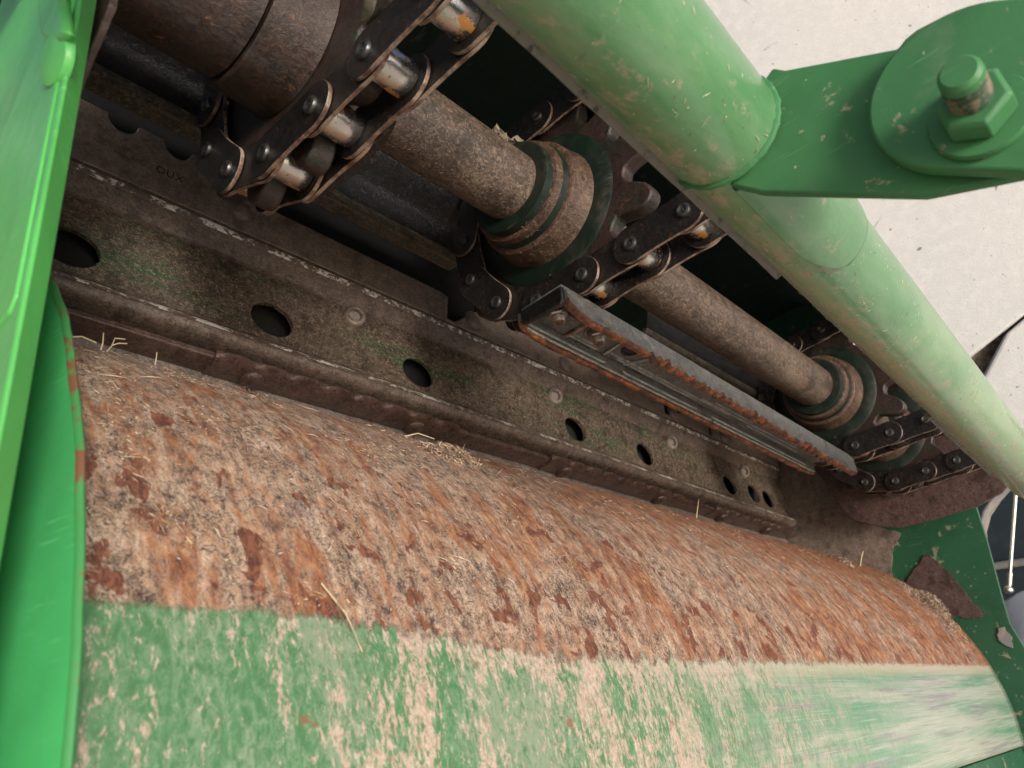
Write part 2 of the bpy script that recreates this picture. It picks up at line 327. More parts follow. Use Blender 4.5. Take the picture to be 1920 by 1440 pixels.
# ------------------------------------------------------------------ mesh helpers
class MB:
    """collects geometry given in machine coordinates (w, c, n)"""
    def __init__(s): s.v = []; s.f = []; s.mi = []; s.uv = {}
    def add(s, vs, fs, mi=0):
        b = len(s.v); s.v += [Vector(p) for p in vs]
        for f in fs: s.f.append([b + i for i in f]); s.mi.append(mi)
    def extrude(s, pts, vec, mi=0, side=None):
        """closed polygon pts (3d) pushed along vec"""
        n = len(pts); vec = Vector(vec); a = [Vector(p) for p in pts]; b = [p + vec for p in a]
        nb = len(s.v); s.v += a + b
        s.f.append([nb + i for i in range(n)][::-1]); s.mi.append(mi)
        s.f.append([nb + n + i for i in range(n)]); s.mi.append(mi)
        for i in range(n):
            j = (i + 1) % n; s.f.append([nb + i, nb + j, nb + n + j, nb + n + i]); s.mi.append(mi if side is None else side)
    def prism(s, cn, w0, w1, mi=0, side=None): s.extrude([(w0, c, n) for c, n in cn], (w1 - w0, 0, 0), mi, side)
    def box(s, w0, w1, c0, c1, n0, n1, mi=0): s.prism([(c0, n0), (c1, n0), (c1, n1), (c0, n1)], w0, w1, mi)
    def sheet(s, cn, ws, thick, mi=0):
        """open profile cn extruded over ws, given thickness along its normal"""
        n = len(cn); nor = []
        for i in range(n):
            a = cn[max(0, i - 1)]; b = cn[min(n - 1, i + 1)]
            d = Vector((b[0] - a[0], b[1] - a[1])).normalized(); nor.append((d.y, -d.x))
        vs = []
        for w in ws:
            for (c, m) in cn: vs.append((w, c, m))
        for w in ws:
            for (c, m), q in zip(cn, nor): vs.append((w, c + q[0] * thick, m + q[1] * thick))
        K = len(ws); o = K * n; fs = []
        for i in range(K - 1):
            for j in range(n - 1):
                a, b, c_, d = i * n + j, i * n + j + 1, (i + 1) * n + j + 1, (i + 1) * n + j
                fs.append((a, b, c_, d)); fs.append((o + d, o + c_, o + b, o + a))
        for i in range(K - 1):
            for j in (0, n - 1):
                a, b = i * n + j, (i + 1) * n + j; fs.append((a, b, o + b, o + a) if j == 0 else (b, a, o + a, o + b))
        for j in range(n - 1):
            for i in (0, K - 1):
                a, b = i * n + j, i * n + j + 1; fs.append((b, a, o + a, o + b) if i == 0 else (a, b, o + b, o + a))
        s.add(vs, fs, mi)
    def lathe(s, prof, ctr, axis=(1, 0, 0), seg=48, mi=0, caps=True):
        """prof: [(t along axis, r)]"""
        ax = Vector(axis).normalized(); t = Vector((0, 1, 0)) if abs(ax.y) < .9 else Vector((0, 0, 1))
        e1 = ax.cross(t).normalized(); e2 = ax.cross(e1); c = Vector(ctr); nb = len(s.v)
        for (a, r) in prof:
            for i in range(seg):
                q = 2 * pi * i / seg; s.v.append(c + ax * a + (e1 * cos(q) + e2 * sin(q)) * r)
        for k_ in range(len(prof) - 1):
            for i in range(seg):
                j = (i + 1) % seg; s.f.append([nb + k_ * seg + i, nb + k_ * seg + j, nb + (k_ + 1) * seg + j, nb + (k_ + 1) * seg + i]); s.mi.append(mi)
        if caps:
            s.f.append([nb + i for i in range(seg)][::-1]); s.mi.append(mi)
            L = nb + (len(prof) - 1) * seg; s.f.append([L + i for i in range(seg)]); s.mi.append(mi)
    def cyl(s, a, b, r, seg=24, mi=0, r2=None):
        a, b = Vector(a), Vector(b); s.lathe([(0, r), ((b - a).length, r if r2 is None else r2)], a, b - a, seg, mi)
    def dome(s, ctr, axis, r, h, seg=20, mi=0):
        s.lathe([(-.3 * h, r)] + [(h * sin(q), max(r * cos(q), 1e-5)) for q in [0, .25, .5, .8, 1.1, 1.35, pi / 2]], ctr, axis, seg, mi)
    def tube(s, pts, r, seg=8, mi=0):
        pts = [Vector(p) for p in pts]; nb = len(s.v); n = len(pts)
        for i, p in enumerate(pts):
            d = (pts[min(i + 1, n - 1)] - pts[max(i - 1, 0)]).normalized()
            t = Vector((0, 0, 1)) if abs(d.z) < .9 else Vector((0, 1, 0)); e1 = d.cross(t).normalized(); e2 = d.cross(e1)
            rr = r[i] if isinstance(r, (list, tuple)) else r
            for q in range(seg): s.v.append(p + (e1 * cos(2 * pi * q / seg) + e2 * sin(2 * pi * q / seg)) * rr)
        for i in range(n - 1):
            for q in range(seg):
                j = (q + 1) % seg; s.f.append([nb + i * seg + q, nb + i * seg + j, nb + (i + 1) * seg + j, nb + (i + 1) * seg + q]); s.mi.append(mi)
        s.f.append([nb + q for q in range(seg)][::-1]); s.mi.append(mi); s.f.append([nb + (n - 1) * seg + q for q in range(seg)]); s.mi.append(mi)
    def build(s, name, mats, parent=None, base=None, bevel=0, angle=38, smooth=True, uv=None, colors=None, machine=True, seg=2):
        """one mesh object; its origin at base (machine coordinates); children keep the parent's axes"""
        if base is None:
            base = Vector((sum(v.x for v in s.v), sum(v.y for v in s.v), sum(v.z for v in s.v))) / len(s.v)
        base = Vector(base)
        me = bpy.data.meshes.new(name); me.from_pydata([v - base for v in s.v], [], s.f)
        for m in (mats if isinstance(mats, (list, tuple)) else [mats]): me.materials.append(M[m])
        me.polygons.foreach_set('material_index', s.mi)
        if uv:
            L = me.uv_layers.new(name='UVMap')
            for poly in me.polygons:
                for li in poly.loop_indices: L.data[li].uv = uv(s.v[me.loops[li].vertex_index])
        if colors:
            at = me.color_attributes.new('tone', 'FLOAT_COLOR', 'POINT')
            at.data.foreach_set('color', [x for c_ in colors for x in (*c_, 1)])
        bm = bmesh.new(); bm.from_mesh(me); bmesh.ops.recalc_face_normals(bm, faces=bm.faces); bm.to_mesh(me); bm.free()
        if smooth: me.shade_smooth(); me.set_sharp_from_angle(angle=radians(angle))
        ob = bpy.data.objects.new(name, me); col.objects.link(ob)
        place(ob, base, parent)
        if bevel:
            b = ob.modifiers.new('bevel', 'BEVEL'); b.width = bevel; b.segments = seg; b.limit_method = 'ANGLE'; b.angle_limit = radians(35); b.harden_normals = False
        return ob
BASE = {}
def place(ob, base, parent=None):
    BASE[ob.name] = Vector(base)
    if parent is None: ob.rotation_euler = (PHI, 0, 0); ob.location = P(*base)
    else: ob.parent = parent; ob.location = Vector(base) - BASE[parent.name]
def tag(o, label=None, cat=None, group=None, kind=None):
    if label: o['label'] = label
    if cat: o['category'] = cat
    if group: o['group'] = group
    if kind: o['kind'] = kind
    return o
def thing(name, base, label, cat, group=None):
    o = bpy.data.objects.new(name, None); o.empty_display_size = .02; col.objects.link(o); place(o, base); return tag(o, label, cat, group)
def twin(o, parent, base, rx=0):
    """a copy of a part hung on parent at machine point base, turned by rx about w"""
    c = o.copy(); col.objects.link(c); c.parent = parent; BASE[c.name] = Vector(base)
    c.location = Vector(base) - BASE[parent.name]; c.rotation_euler = (rx, 0, 0); return c
def fbm(x, y=0, z=0): return mnoise.fractal(Vector((x, y, z)), 1.0, 2.0, 3)

# ================================================================== SETTING
g = bpy.data.meshes.new('ground')
g.from_pydata([(-60, -60, 0), (60, -60, 0), (60, 60, 0), (-60, 60, 0)], [], [(0, 1, 2, 3)]); g.materials.append(M['pale_ground'])
go = bpy.data.objects.new('ground', g); col.objects.link(go); tag(go, kind='structure')

# concrete wall: panels with a joint
wn = Vector((.924, .383, 0)); wt = Vector((-.383, .924, 0)); wc = Vector((.924 * 1.55, .383 * 1.55, 0))
wall = bpy.data.objects.new('concrete_wall', None); col.objects.link(wall); wall.location = (wc.x, wc.y, 0)
wall.rotation_euler = (0, 0, atan2(wn.y, wn.x)); tag(wall, 'pale speckled concrete wall behind the thick green tube', 'wall')
def slab(name, yz, x0, x1, mat='pale_concrete'):
    n = len(yz); vs = [(x0, y, z) for y, z in yz] + [(x1, y, z) for y, z in yz]
    fs = [tuple(range(n)), tuple(range(n, 2 * n))[::-1]] + [(i, (i + 1) % n, n + (i + 1) % n, n + i) for i in range(n)]
    me = bpy.data.meshes.new(name); me.from_pydata(vs, [], fs); me.materials.append(M[mat])
    bm = bmesh.new(); bm.from_mesh(me); bmesh.ops.recalc_face_normals(bm, faces=bm.faces); bm.to_mesh(me); bm.free()
    ob = bpy.data.objects.new(name, me); col.objects.link(ob); ob.parent = wall
    b = ob.modifiers.new('bevel', 'BEVEL'); b.width = .005; b.segments = 2
    return ob
slab('wall_panel', [(.85, 0), (2.6, 0), (2.6, 3.6), (-1.40, 3.6)], 0, .036)
slab('wall_panel', [(-3, 0), (-.17, 0), (-.195, 1.594), (-.209, 1.683), (-.238, 1.735), (-1.412, 3.6), (-3, 3.6)], .004, .036)
slab('joint_backing', [(-3, 0), (2.6, 0), (2.6, 3.6), (-3, 3.6)], .040, .16, 'joint_dirt')

# ================================================================== MACHINE SHELL
# dark green cover folded over the shaft: sloping lid and back sheet
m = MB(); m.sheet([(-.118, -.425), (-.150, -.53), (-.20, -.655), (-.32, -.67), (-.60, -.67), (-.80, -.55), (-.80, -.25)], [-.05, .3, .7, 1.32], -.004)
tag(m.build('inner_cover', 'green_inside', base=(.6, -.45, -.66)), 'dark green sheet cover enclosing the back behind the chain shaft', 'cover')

# ------------------------------------------------------------------ cross beam
beam = thing('cross_beam', (.6, -.45, -.28), 'dusty brown pressed steel cross beam with a row of oval-looking holes', 'beam')
WE = 1.216
def arc(c0, n0, r, a0, a1, k=6): return [(c0 + r * cos(radians(a0 + (a1 - a0) * i / k)), n0 + r * sin(radians(a0 + (a1 - a0) * i / k))) for i in range(k + 1)]
# face plate with holes, between n=-.366 and n=-.324 at c=-.435
holes = [.128, .273, .422, .655, .797, 1.022, 1.100, 1.150]
m = MB(); na, nb_, R0, R1_, cF = -.384, -.3255, .0185, .0142, -.435
ws = [0.0]
for hw in holes: ws += [hw - .022, hw + .022]
ws.append(WE)
K = 32
for i in range(len(ws) - 1):
    a, b = ws[i], ws[i + 1]
    if b <= a: continue
    hole = [h for h in holes if abs((a + b) / 2 - h) < .003]
    if not hole:
        m.add([(a, cF, na), (b, cF, na), (b, cF, nb_), (a, cF, nb_)], [(0, 1, 2, 3)]); continue
    hw, hn = hole[0], -.3435; out, inn, deep = [], [], []
    for q in range(K):
        t = 2 * pi * q / K; x, y = cos(t), sin(t)
        sx = ((b - hw) if x > 0 else (hw - a)) / max(abs(x), 1e-6); sy = ((nb_ - hn) if y > 0 else (hn - na)) / max(abs(y), 1e-6); k_ = min(sx, sy)
        out.append((hw + x * k_, cF, hn + y * k_)); inn.append((hw + x * R0, cF, hn + y * R1_)); deep.append((hw + x * R0, cF - .0035, hn + y * R1_))
    # add the four corners so the cell closes
    for cx, cy in ((b, nb_), (a, nb_), (a, na), (b, na)):
        q = min(range(K), key=lambda z: hypot(out[z][0] - cx, out[z][2] - cy)); out[q] = (cx, cF, cy)
    m.add(out + inn + deep, [(q, (q + 1) % K, K + (q + 1) % K, K + q) for q in range(K)] + [(K + q, K + (q + 1) % K, 2 * K + (q + 1) % K, 2 * K + q) for q in range(K)])
m.build('web_plate', 'beam_steel', beam, base=(.6, cF, -.34), angle=30)
# upper bulge, recess line and lower rolled edge
up_prof = [(cF, -.384), (-.4352, -.3868), (-.4345, -.3885), (-.4285, -.3995), (-.4272, -.4018), (-.4266, -.4036), (-.4264, -.4054), (-.4264, -.4085)]
m = MB(); wsl = [i * WE / 60 for i in range(61)]
m.sheet(up_prof, wsl, .003); m.build('upper_fold', 'beam_worn', beam, angle=80)
m = MB(); m.sheet([(-.4277, -.4009), (-.4269, -.4022), (-.42625, -.4036), (-.4260, -.4048)], wsl, -.0003); m.build('crest_highlight', 'painted_glint_wear', beam, angle=80)  # thin pale strip, the ridge's highlight put into colour
lo_prof = [(cF, -.3255), (-.4342, -.3232), (-.4320, -.3205), (-.4290, -.3180), (-.4268, -.3150), (-.4262, -.3120), (-.4272, -.3090), (-.4300, -.3066), (-.434, -.3055), (-.442, -.3050), (-.455, -.305)]
m = MB(); m.sheet(lo_prof, wsl, -.003); m.build('rolled_edge', 'beam_worn', beam, angle=80)
m = MB(); m.sheet([(-.4296, -.3184), (-.4280, -.3170), (-.42655, -.3150), (-.4261, -.3133)], wsl, .0003); m.build('crest_highlight', 'painted_glint_wear', beam, angle=80)  # highlight of the lower bulge, laid on as a pale strip
# under lip
lip = [(-.455, -.3000), (-.436, -.2995), (-.4325, -.2975), (-.4325, -.2935), (-.437, -.291), (-.455, -.2905)]
m = MB(); m.prism(lip, .0, WE); m.build('lip', 'wear_strip', beam, bevel=.0008)
m = MB(); m.box(.0, WE, -.62, -.452, -.40, -.30); m.build('inner_box', 'shade_black', beam)  # dark fill behind the web holes, their shade put into its colour
# sheet below the beam
m = MB(); m.sheet([(-.452, -.292), (-.446, -.262), (-.452, -.20), (-.5, -.13)], [0, .4, .8, WE], -.003); m.build('lower_sheet', 'dusty_sheet', beam)

# upper plate with scalloped, notched edge.  local t runs from the fold up to the edge
def up(w, t): return (w, -.4264 + t * .0060, -.4085 - t * .0515)
pts = [(0.0, 0.0), (WE, 0.0), (WE, .92)]
def notch_half(w, r): return [(w + r * cos(a), .96 - r / .049 * sin(a)) for a in [0, .4, .8, 1.2, 1.57, 1.95, 2.35, 2.75, pi]]
edge = []
for w in (1.06, 1.13): edge += notch_half(w, .009)
edge_r = [(1.005, .95), (.992, .95), (.992, .05), (.984, .05), (.984, .95)]
stair = [(.955, .98), (.955, .55), (.9, .30), (.872, .12), (.862, .12), (.862, .62), (.62, .62), (.6, .98), (.512, .98), (.508, .60), (.470, .08), (.460, .08), (.462, .55), (.452, .60), (.254, .64), (.244, .98)]
seq = [(WE, .95)] + edge[::1][::-1][::-1]
top = [(WE, .95)]
for w in (1.13, 1.06): top += [(x, y) for x, y in notch_half(w, .009)]
top += edge_r + stair
for w in (.185, .145, .075, .03): top += notch_half(w, .0105)
top += [(0, .96)]
outline = [(0, 0), (WE, 0)] + top
m = MB(); m.extrude([up(w, t) for w, t in outline], (0, -.003, -.0005), 0, 1)
m.build('notched_plate', ['beam_plate', 'painted_glint_wear'], beam, bevel=.0012)
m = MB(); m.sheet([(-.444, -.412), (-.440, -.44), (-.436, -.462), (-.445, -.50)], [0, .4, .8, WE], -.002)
m.build('backing_strip', 'shade_black', beam)  # coloured near-black as the shade behind the notches
# faint stamped letters in the plate
fc = bpy.data.curves.new('stamp', 'FONT'); fc.body = 'OUX'; fc.size = .0085; fc.extrude = .0002; fc.space_character = 1.15
tmp = bpy.data.objects.new('stamp', fc); col.objects.link(tmp); dg = bpy.context.evaluated_depsgraph_get()
sm = bpy.data.meshes.new_from_object(tmp.evaluated_get(dg)); bpy.data.objects.remove(tmp)
ux = Vector((1, 0, 0)); uy = Vector((0, -.0060 * -1, -.0515)).normalized(); q = MB()
org = Vector(up(.171, .36)) + Vector((0, .0002, 0)); nn = Vector((0, 1, .11)).normalized()
q.add([org + ux * v.co.x + uy * v.co.y + nn * v.co.z for v in sm.vertices], [tuple(p.vertices) for p in sm.polygons])
q.build('stamped_mark', 'wear_strip', beam, smooth=False)
# domed rivets, pressed dimples
def dome_bm(ctr, axis, r, h): q = MB(); q.dome(ctr, axis, r * 1.05, h * 1.1, 24); return q
r0 = None
for w, t in ((.237, .36), (.495, .28), (.645, .22), (.882, .20), (1.025, .20)):
    p = Vector(up(w, t)) + Vector((0, .0004, 0))
    if r0 is None: r0 = dome_bm(p, (0, 1, -.1), .0098, .0045).build('rivet', 'beam_plate', beam, base=p)
    else: twin(r0, beam, p)
r0 = None
for w in (.352, .625, .872, 1.085):
    p = Vector((w, -.4350, -.3765))
    if r0 is None:
        q = MB(); q.lathe([(0, .0098), (.0035, .0098), (.0052, .0086), (.0058, .0070), (.0050, .0058), (.0015, .0050), (.0010, 1e-5)], p, (-.35, 1, .15), 24)
        r0 = q.build('stud', 'beam_plate', beam, base=p)
    else: twin(r0, beam, p)
# scalloped wear strips under the lip
def wear(w0, w1, k):
    q = MB(); n = int((w1 - w0) / .003); prof = []
    ws_ = [w0 + (w1 - w0) * i / n for i in range(n + 1)]
    rows = []
    for w in ws_:
        f = abs(sin(pi * (w - w0) / (w1 - w0) * k)) ** .8
        e = min(1, (w - w0) / .010, (w1 - w) / .010)
        h = .0008 + .0052 * f + .0005 * fbm(w * 200)
        rows.append([(w, -.4345, -.2985 - .002 * e), (w, -.4345 + .0042 + h * .55, -.2980), (w, -.4345 + .0044 + h, -.2950), (w, -.4345 + .0042 + h * .5, -.2920), (w, -.437, -.2895), (w, -.450, -.2890)])
    vs = [p for r in rows for p in r]; L = 6
    fs = [(i * L + j, i * L + j + 1, (i + 1) * L + j + 1, (i + 1) * L + j) for i in range(n) for j in range(L - 1)]
    fs += [tuple(range(L))[::-1], tuple(range(n * L, n * L + L))] + [(i * L, (i + 1) * L, (i + 1) * L + L - 1, i * L + L - 1) for i in range(n)]
    q.add(vs, fs); ob = q.build('wear_strip', 'wear_strip', beam, angle=45)
    for w in (w0 + .034, w1 - .045):
        d = MB(); d.dome((w, -.441, -.2890), (0, .15, 1), .0095, .0045, 20); d.build('bolt_head', 'wear_strip', ob)
wear(.226, .462, 8); wear(.594, .862, 9); wear(.945, 1.165, 8)
# bolts standing through the lower sheet
for w in (.318, .560, .800):
    q = MB(); q.lathe([(0, .0085), (.005, .0085), (.005, .0055), (.011, .0055)], (w, -.4455, -.2605), (.1, .7, .7), 6); q.build('hex_bolt', 'nut_steel', beam)

# ------------------------------------------------------------------ curved drum skin
DC, DN, DR = -.506, -.003, .268
drum = thing('drum', (.6, DC, DN), 'big rusty drum skin caked in chaff with worn green paint below', 'drum')
m = MB(); nth = 150; ths = [radians(-118 + (9.6 + 118) * i / nth) for i in range(nth + 1)]
W0, W1 = .0785, 1.226; nw = 60
vs = []; 
for j in range(nw + 1):
    w = W0 + (W1 - W0) * j / nw
    for t in ths: vs.append((w, DC + DR * cos(t), DN + DR * sin(t)))
N1 = nth + 1
fs = [(j * N1 + i, j * N1 + i + 1, (j + 1) * N1 + i + 1, (j + 1) * N1 + i) for j in range(nw) for i in range(nth)]
m.add(vs, fs)
def drum_uv(p):
    t = math.degrees(atan2(p.z - DN, p.y - DC)); tb = -14.2 + 3.2 * min(1, max(0, (p.x - .17) / .14))
    return (p.x, DR * radians(tb - t))
sk = m.build('skin', 'drum_skin', drum, base=(.6, DC, DN), uv=drum_uv)
sd = sk.modifiers.new('thick', 'SOLIDIFY'); sd.thickness = .004; sd.offset = 1
sd.offset = -1
sk.data.flip_normals() if sk.data.polygons[0].normal.dot(Vector((0, cos(ths[0]), sin(ths[0])))) < 0 else None
# folded seam edge below the painted band
t1 = radians(10.2)
m = MB(); m.box(W0, W1, DC + DR * cos(t1) - .03, DC + DR * cos(t1) - .0045, DN + DR * sin(t1) - .001, DN + DR * sin(t1) + .30)
tag(m.build('lower_panel', 'green_plate', bevel=.001), 'green flat panel below the lower edge of the drum', 'panel')

# green end shield round the near end of the drum
RS = .305
def ring(r0_, r1_, a0, a1, w, k=70):
    o_ = [(w, DC + r1_ * cos(radians(a0 + (a1 - a0) * i / k)), DN + r1_ * sin(radians(a0 + (a1 - a0) * i / k))) for i in range(k + 1)]
    i_ = [(w, DC + r0_ * cos(radians(a1 + (a0 - a1) * i / k)), DN + r0_ * sin(radians(a1 + (a0 - a1) * i / k))) for i in range(k + 1)]
    return o_ + i_
sh = thing('end_shield', (.07, DC, DN), 'bright green curved end shield beside the left end of the drum', 'shield')
m = MB(); kk = 100; rows = []
for i in range(kk + 1):
    a = radians(-72 + 135 * i / kk); rr = RS - .0012 + .006 * max(0, (i / kk - .45)) + .0016 * fbm(i * .16, 3) + .0009 * fbm(i * .5, 8)
    rows.append([(w, DC + (rr - d) * cos(a), DN + (rr - d) * sin(a)) for w, d in ((.0762, 0), (.0752, .0025), (.0728, .011), (.0700, .022), (.0665, .034), (.0635, .050), (.0620, .075), (.0615, .16))])
L = len(rows[0])
m.add([p for r in rows for p in r], [(i * L + j, i * L + j + 1, (i + 1) * L + j + 1, (i + 1) * L + j) for i in range(kk) for j in range(L - 1)])
ob = m.build('dished_disc', ['green_shield', 'rust_rim'], sh, base=(.07, DC, DN), angle=60)
for pl in ob.data.polygons: pl.material_index = 1 if pl.index % (L - 1) == 0 else 0
sd = ob.modifiers.new('thick', 'SOLIDIFY'); sd.thickness = .0012; sd.offset = 0


# near side panel of the machine: face, folded flange, weld stub
sp = thing('side_panel', (.05, -.26, -.13), 'bright green side panel with folded edge, close and blurred at left', 'panel')
m = MB(); m.extrude([(.0500, -.2050, -.42), (.0500, -.2050, .12), (.0500, -.75, .12), (.0500, -.75, -.42)], (.004, 0, 0)); m.build('face', 'green_panel', sp, base=(.05, -.3, -.15), bevel=.001)
m = MB(); m.extrude([(.0478, -.1950, -.42), (.0487, -.1940, -.42), (.0556, -.2025, -.42), (.0556, -.215, -.42), (.0478, -.215, -.42)], (0, 0, .54)); m.build('flange', 'green_panel', sp, bevel=.0008, seg=2)
m = MB(); m.extrude([(.0470, -.1985, -.42), (.0470, -.1985, -.1350), (.0470, -.2020, -.1310), (.0470, -.33, -.1340), (.0470, -.33, -.42)], (.0025, 0, 0)); m.build('doubler_plate', 'green_panel', sp, bevel=.0007)
m = MB(); m.extrude([(.0430, -.214, -.2524), (.0430, -.208, -.2440), (.0430, -.192, -.2280), (.0430, -.184, -.2245), (.0430, -.204, -.2700), (.0430, -.236, -.300)], (.0042, 0, 0)); m.build('stop_block', 'green_panel', sp, bevel=.0022, seg=3)
m = MB(); m.lathe([(0, .0098), (.0012, .0098), (.0026, .0088), (.0033, .0045), (.0031, 1e-5)], (.0472, -.1985, -.2275), (-1, .05, .25), 28); m.build('plug_weld', 'green_panel', sp)
m = MB(); m.extrude([(.060, -.204, -.42), (.060, -.204, -.2745), (.060, -.211, -.2686), (.060, -.220, -.2620), (.060, -.23, -.25), (.060, -.34, -.25), (.060, -.34, -.42)], (.003, 0, 0)); m.build('inner_gusset', 'plum_rust', sp, bevel=.0006)



# ================================================================== SHAFT, SPROCKETS, CHAINS
SC, SN, RP, PITCH, NT_ = -.2432, -.3810, .0790, .0409, 12
CH = [.1715, .391, .943, 1.151]
m = MB(); m.lathe([(0, .0252), (.93, .0252), (1.05, .0252)], (.17, SC, SN), (1, 0, 0), 64)
tag(m.build('drive_shaft', 'shaft_steel', base=(.6, SC, SN)), 'long dusty brown round shaft carrying the chain sprockets', 'shaft')

def teeth_poly(w, phase, ro=.0955, rr=.0708):
    pts = []; st = 2 * pi / NT_
    for k_ in range(NT_):
        a0 = phase + k_ * st                      # centre of a gap (where a roller sits)
        h_ = st / 2
        for da, r in ((-.07, .0718), (0, rr), (.07, .0718), (.102, .0765), (.120, .0820), (.146, .0880), (.182, .0925), (.225, .0952), (h_, ro + .0004), (2 * h_ - .225, .0952), (2 * h_ - .182, .0925), (2 * h_ - .146, .0880), (2 * h_ - .120, .0820), (2 * h_ - .102, .0765)):
            a = a0 + da; pts.append((w, SC - r * sin(a), SN + r * cos(a)))
    return pts
def sprocket(i, label, left=True):
    w = CH[i]; u0 = PH[i]
    t = thing('chain_sprocket', (w, SC, SN), label, 'sprocket', 'sprockets along the shaft')
    m = MB(); m.extrude(teeth_poly(w - .0065, (-u0) * 2 * pi / NT_ if u0 < 0 else -u0 * PITCH / RP), (.013, 0, 0), 0, 0)
    m.build('toothed_ring', 'sprocket_steel', t, base=(w, SC, SN), bevel=.0016)
    s_ = -1
    if i == 0:
        m = MB(); m.lathe([(-.160, .0395), (-.040, .0395)], (w, SC, SN), (1, 0, 0), 64); m.build('sleeve', 'rusty_hub', t, base=(w, SC, SN))
        m = MB(); m.lathe([(-.0385, .0418), (-.0375, .0428), (-.012, .0432), (-.007, .0445)], (w, SC, SN), (1, 0, 0), 64); m.build('hub', 'rusty_hub', t, base=(w, SC, SN))
        m = MB(); m.lathe([(.0062, .040), (.014, .038), (.019, .029), (.0195, .026)], (w, SC, SN), (1, 0, 0), 48); m.build('collar', 'hub_steel', t, base=(w, SC, SN))
    else:
        m = MB(); m.lathe([(-.0465, .0300), (-.0470, .0340), (-.0465, .0352), (-.0405, .0360), (-.0400, .0345)], (w, SC, SN), (1, 0, 0), 64); m.build('seal_ring', 'hub_green', t, base=(w, SC, SN))
        m = MB(); m.lathe([(-.0405, .0340), (-.0402, .0385), (-.0395, .0393), (-.0340, .0398), (-.0335, .0385)], (w, SC, SN), (1, 0, 0), 64); m.build('spacer_ring', 'hub_steel', t, base=(w, SC, SN))
        m = MB(); m.lathe([(-.0345, .0380), (-.0340, .0400), (-.0290, .0408), (-.0285, .0395)], (w, SC, SN), (1, 0, 0), 64); m.build('seal_ring', 'hub_green', t, base=(w, SC, SN))
        m = MB(); m.lathe([(-.0290, .0400), (-.0286, .0435), (-.0278, .0445), (-.0100, .0468), (-.0055, .0485), (-.0045, .0500)], (w, SC, SN), (1, 0, 0), 72); m.build('hub', 'hub_steel', t, base=(w, SC, SN))
        m = MB(); m.lathe([(-.0085, .0500), (-.0080, .0600), (-.0064, .0625)], (w, SC, SN), (1, 0, 0), 72); m.build('flange_disc', 'hub_green', t, base=(w, SC, SN))
        m = MB(); m.lathe([(.0062, .046), (.016, .044), (.03, .042)], (w, SC, SN), (1, 0, 0), 48); m.build('rear_hub', 'hub_steel', t, base=(w, SC, SN))
    return t
PH = [-.33, .58, .35, -.1]
sprocket(0, 'rusty brown sprocket with wide hub sleeve at the top left end of the shaft')
sprocket(1, 'green flanged sprocket with ringed hub in the middle, nearest the slat start')
sprocket(2, 'dim brown sprocket with ringed hub at the far end of the slat')
sprocket(3, 'farthest dark sprocket hidden under the pale end of the green tube')

def cpos(u):
    """u in pitches along the chain: point in the section and its angle"""
    if u >= 0: return SC + u * PITCH, SN + RP, 0.0
    st = 2 * pi / NT_
    if u >= -6: a = -u * st; return SC - RP * sin(a), SN + RP * cos(a), a
    return SC + (-u - 6) * PITCH, SN - RP, pi
def plate_mb(hw, th, hh):
    """stadium link plate of one pitch, centred at the origin, waisted a little"""
    pts = []; L = PITCH / 2
    for i in range(13):
        a = -pi / 2 + pi * i / 12; pts.append((hw, L + hh * cos(a), hh * sin(a)))
    for i in range(1, 6): x = L - 2 * L * i / 6; pts.append((hw, x, hh * (1 - .07 * sin(pi * i / 6))))
    for i in range(13):
        a = pi / 2 + pi * i / 12; pts.append((hw, -L + hh * cos(a), hh * sin(a)))
    for i in range(1, 6): x = -L + 2 * L * i / 6; pts.append((hw, x, -hh * (1 - .07 * sin(pi * i / 6))))
    q = MB(); q.extrude(pts, (th, 0, 0), 0, 1); return q
proto = {}
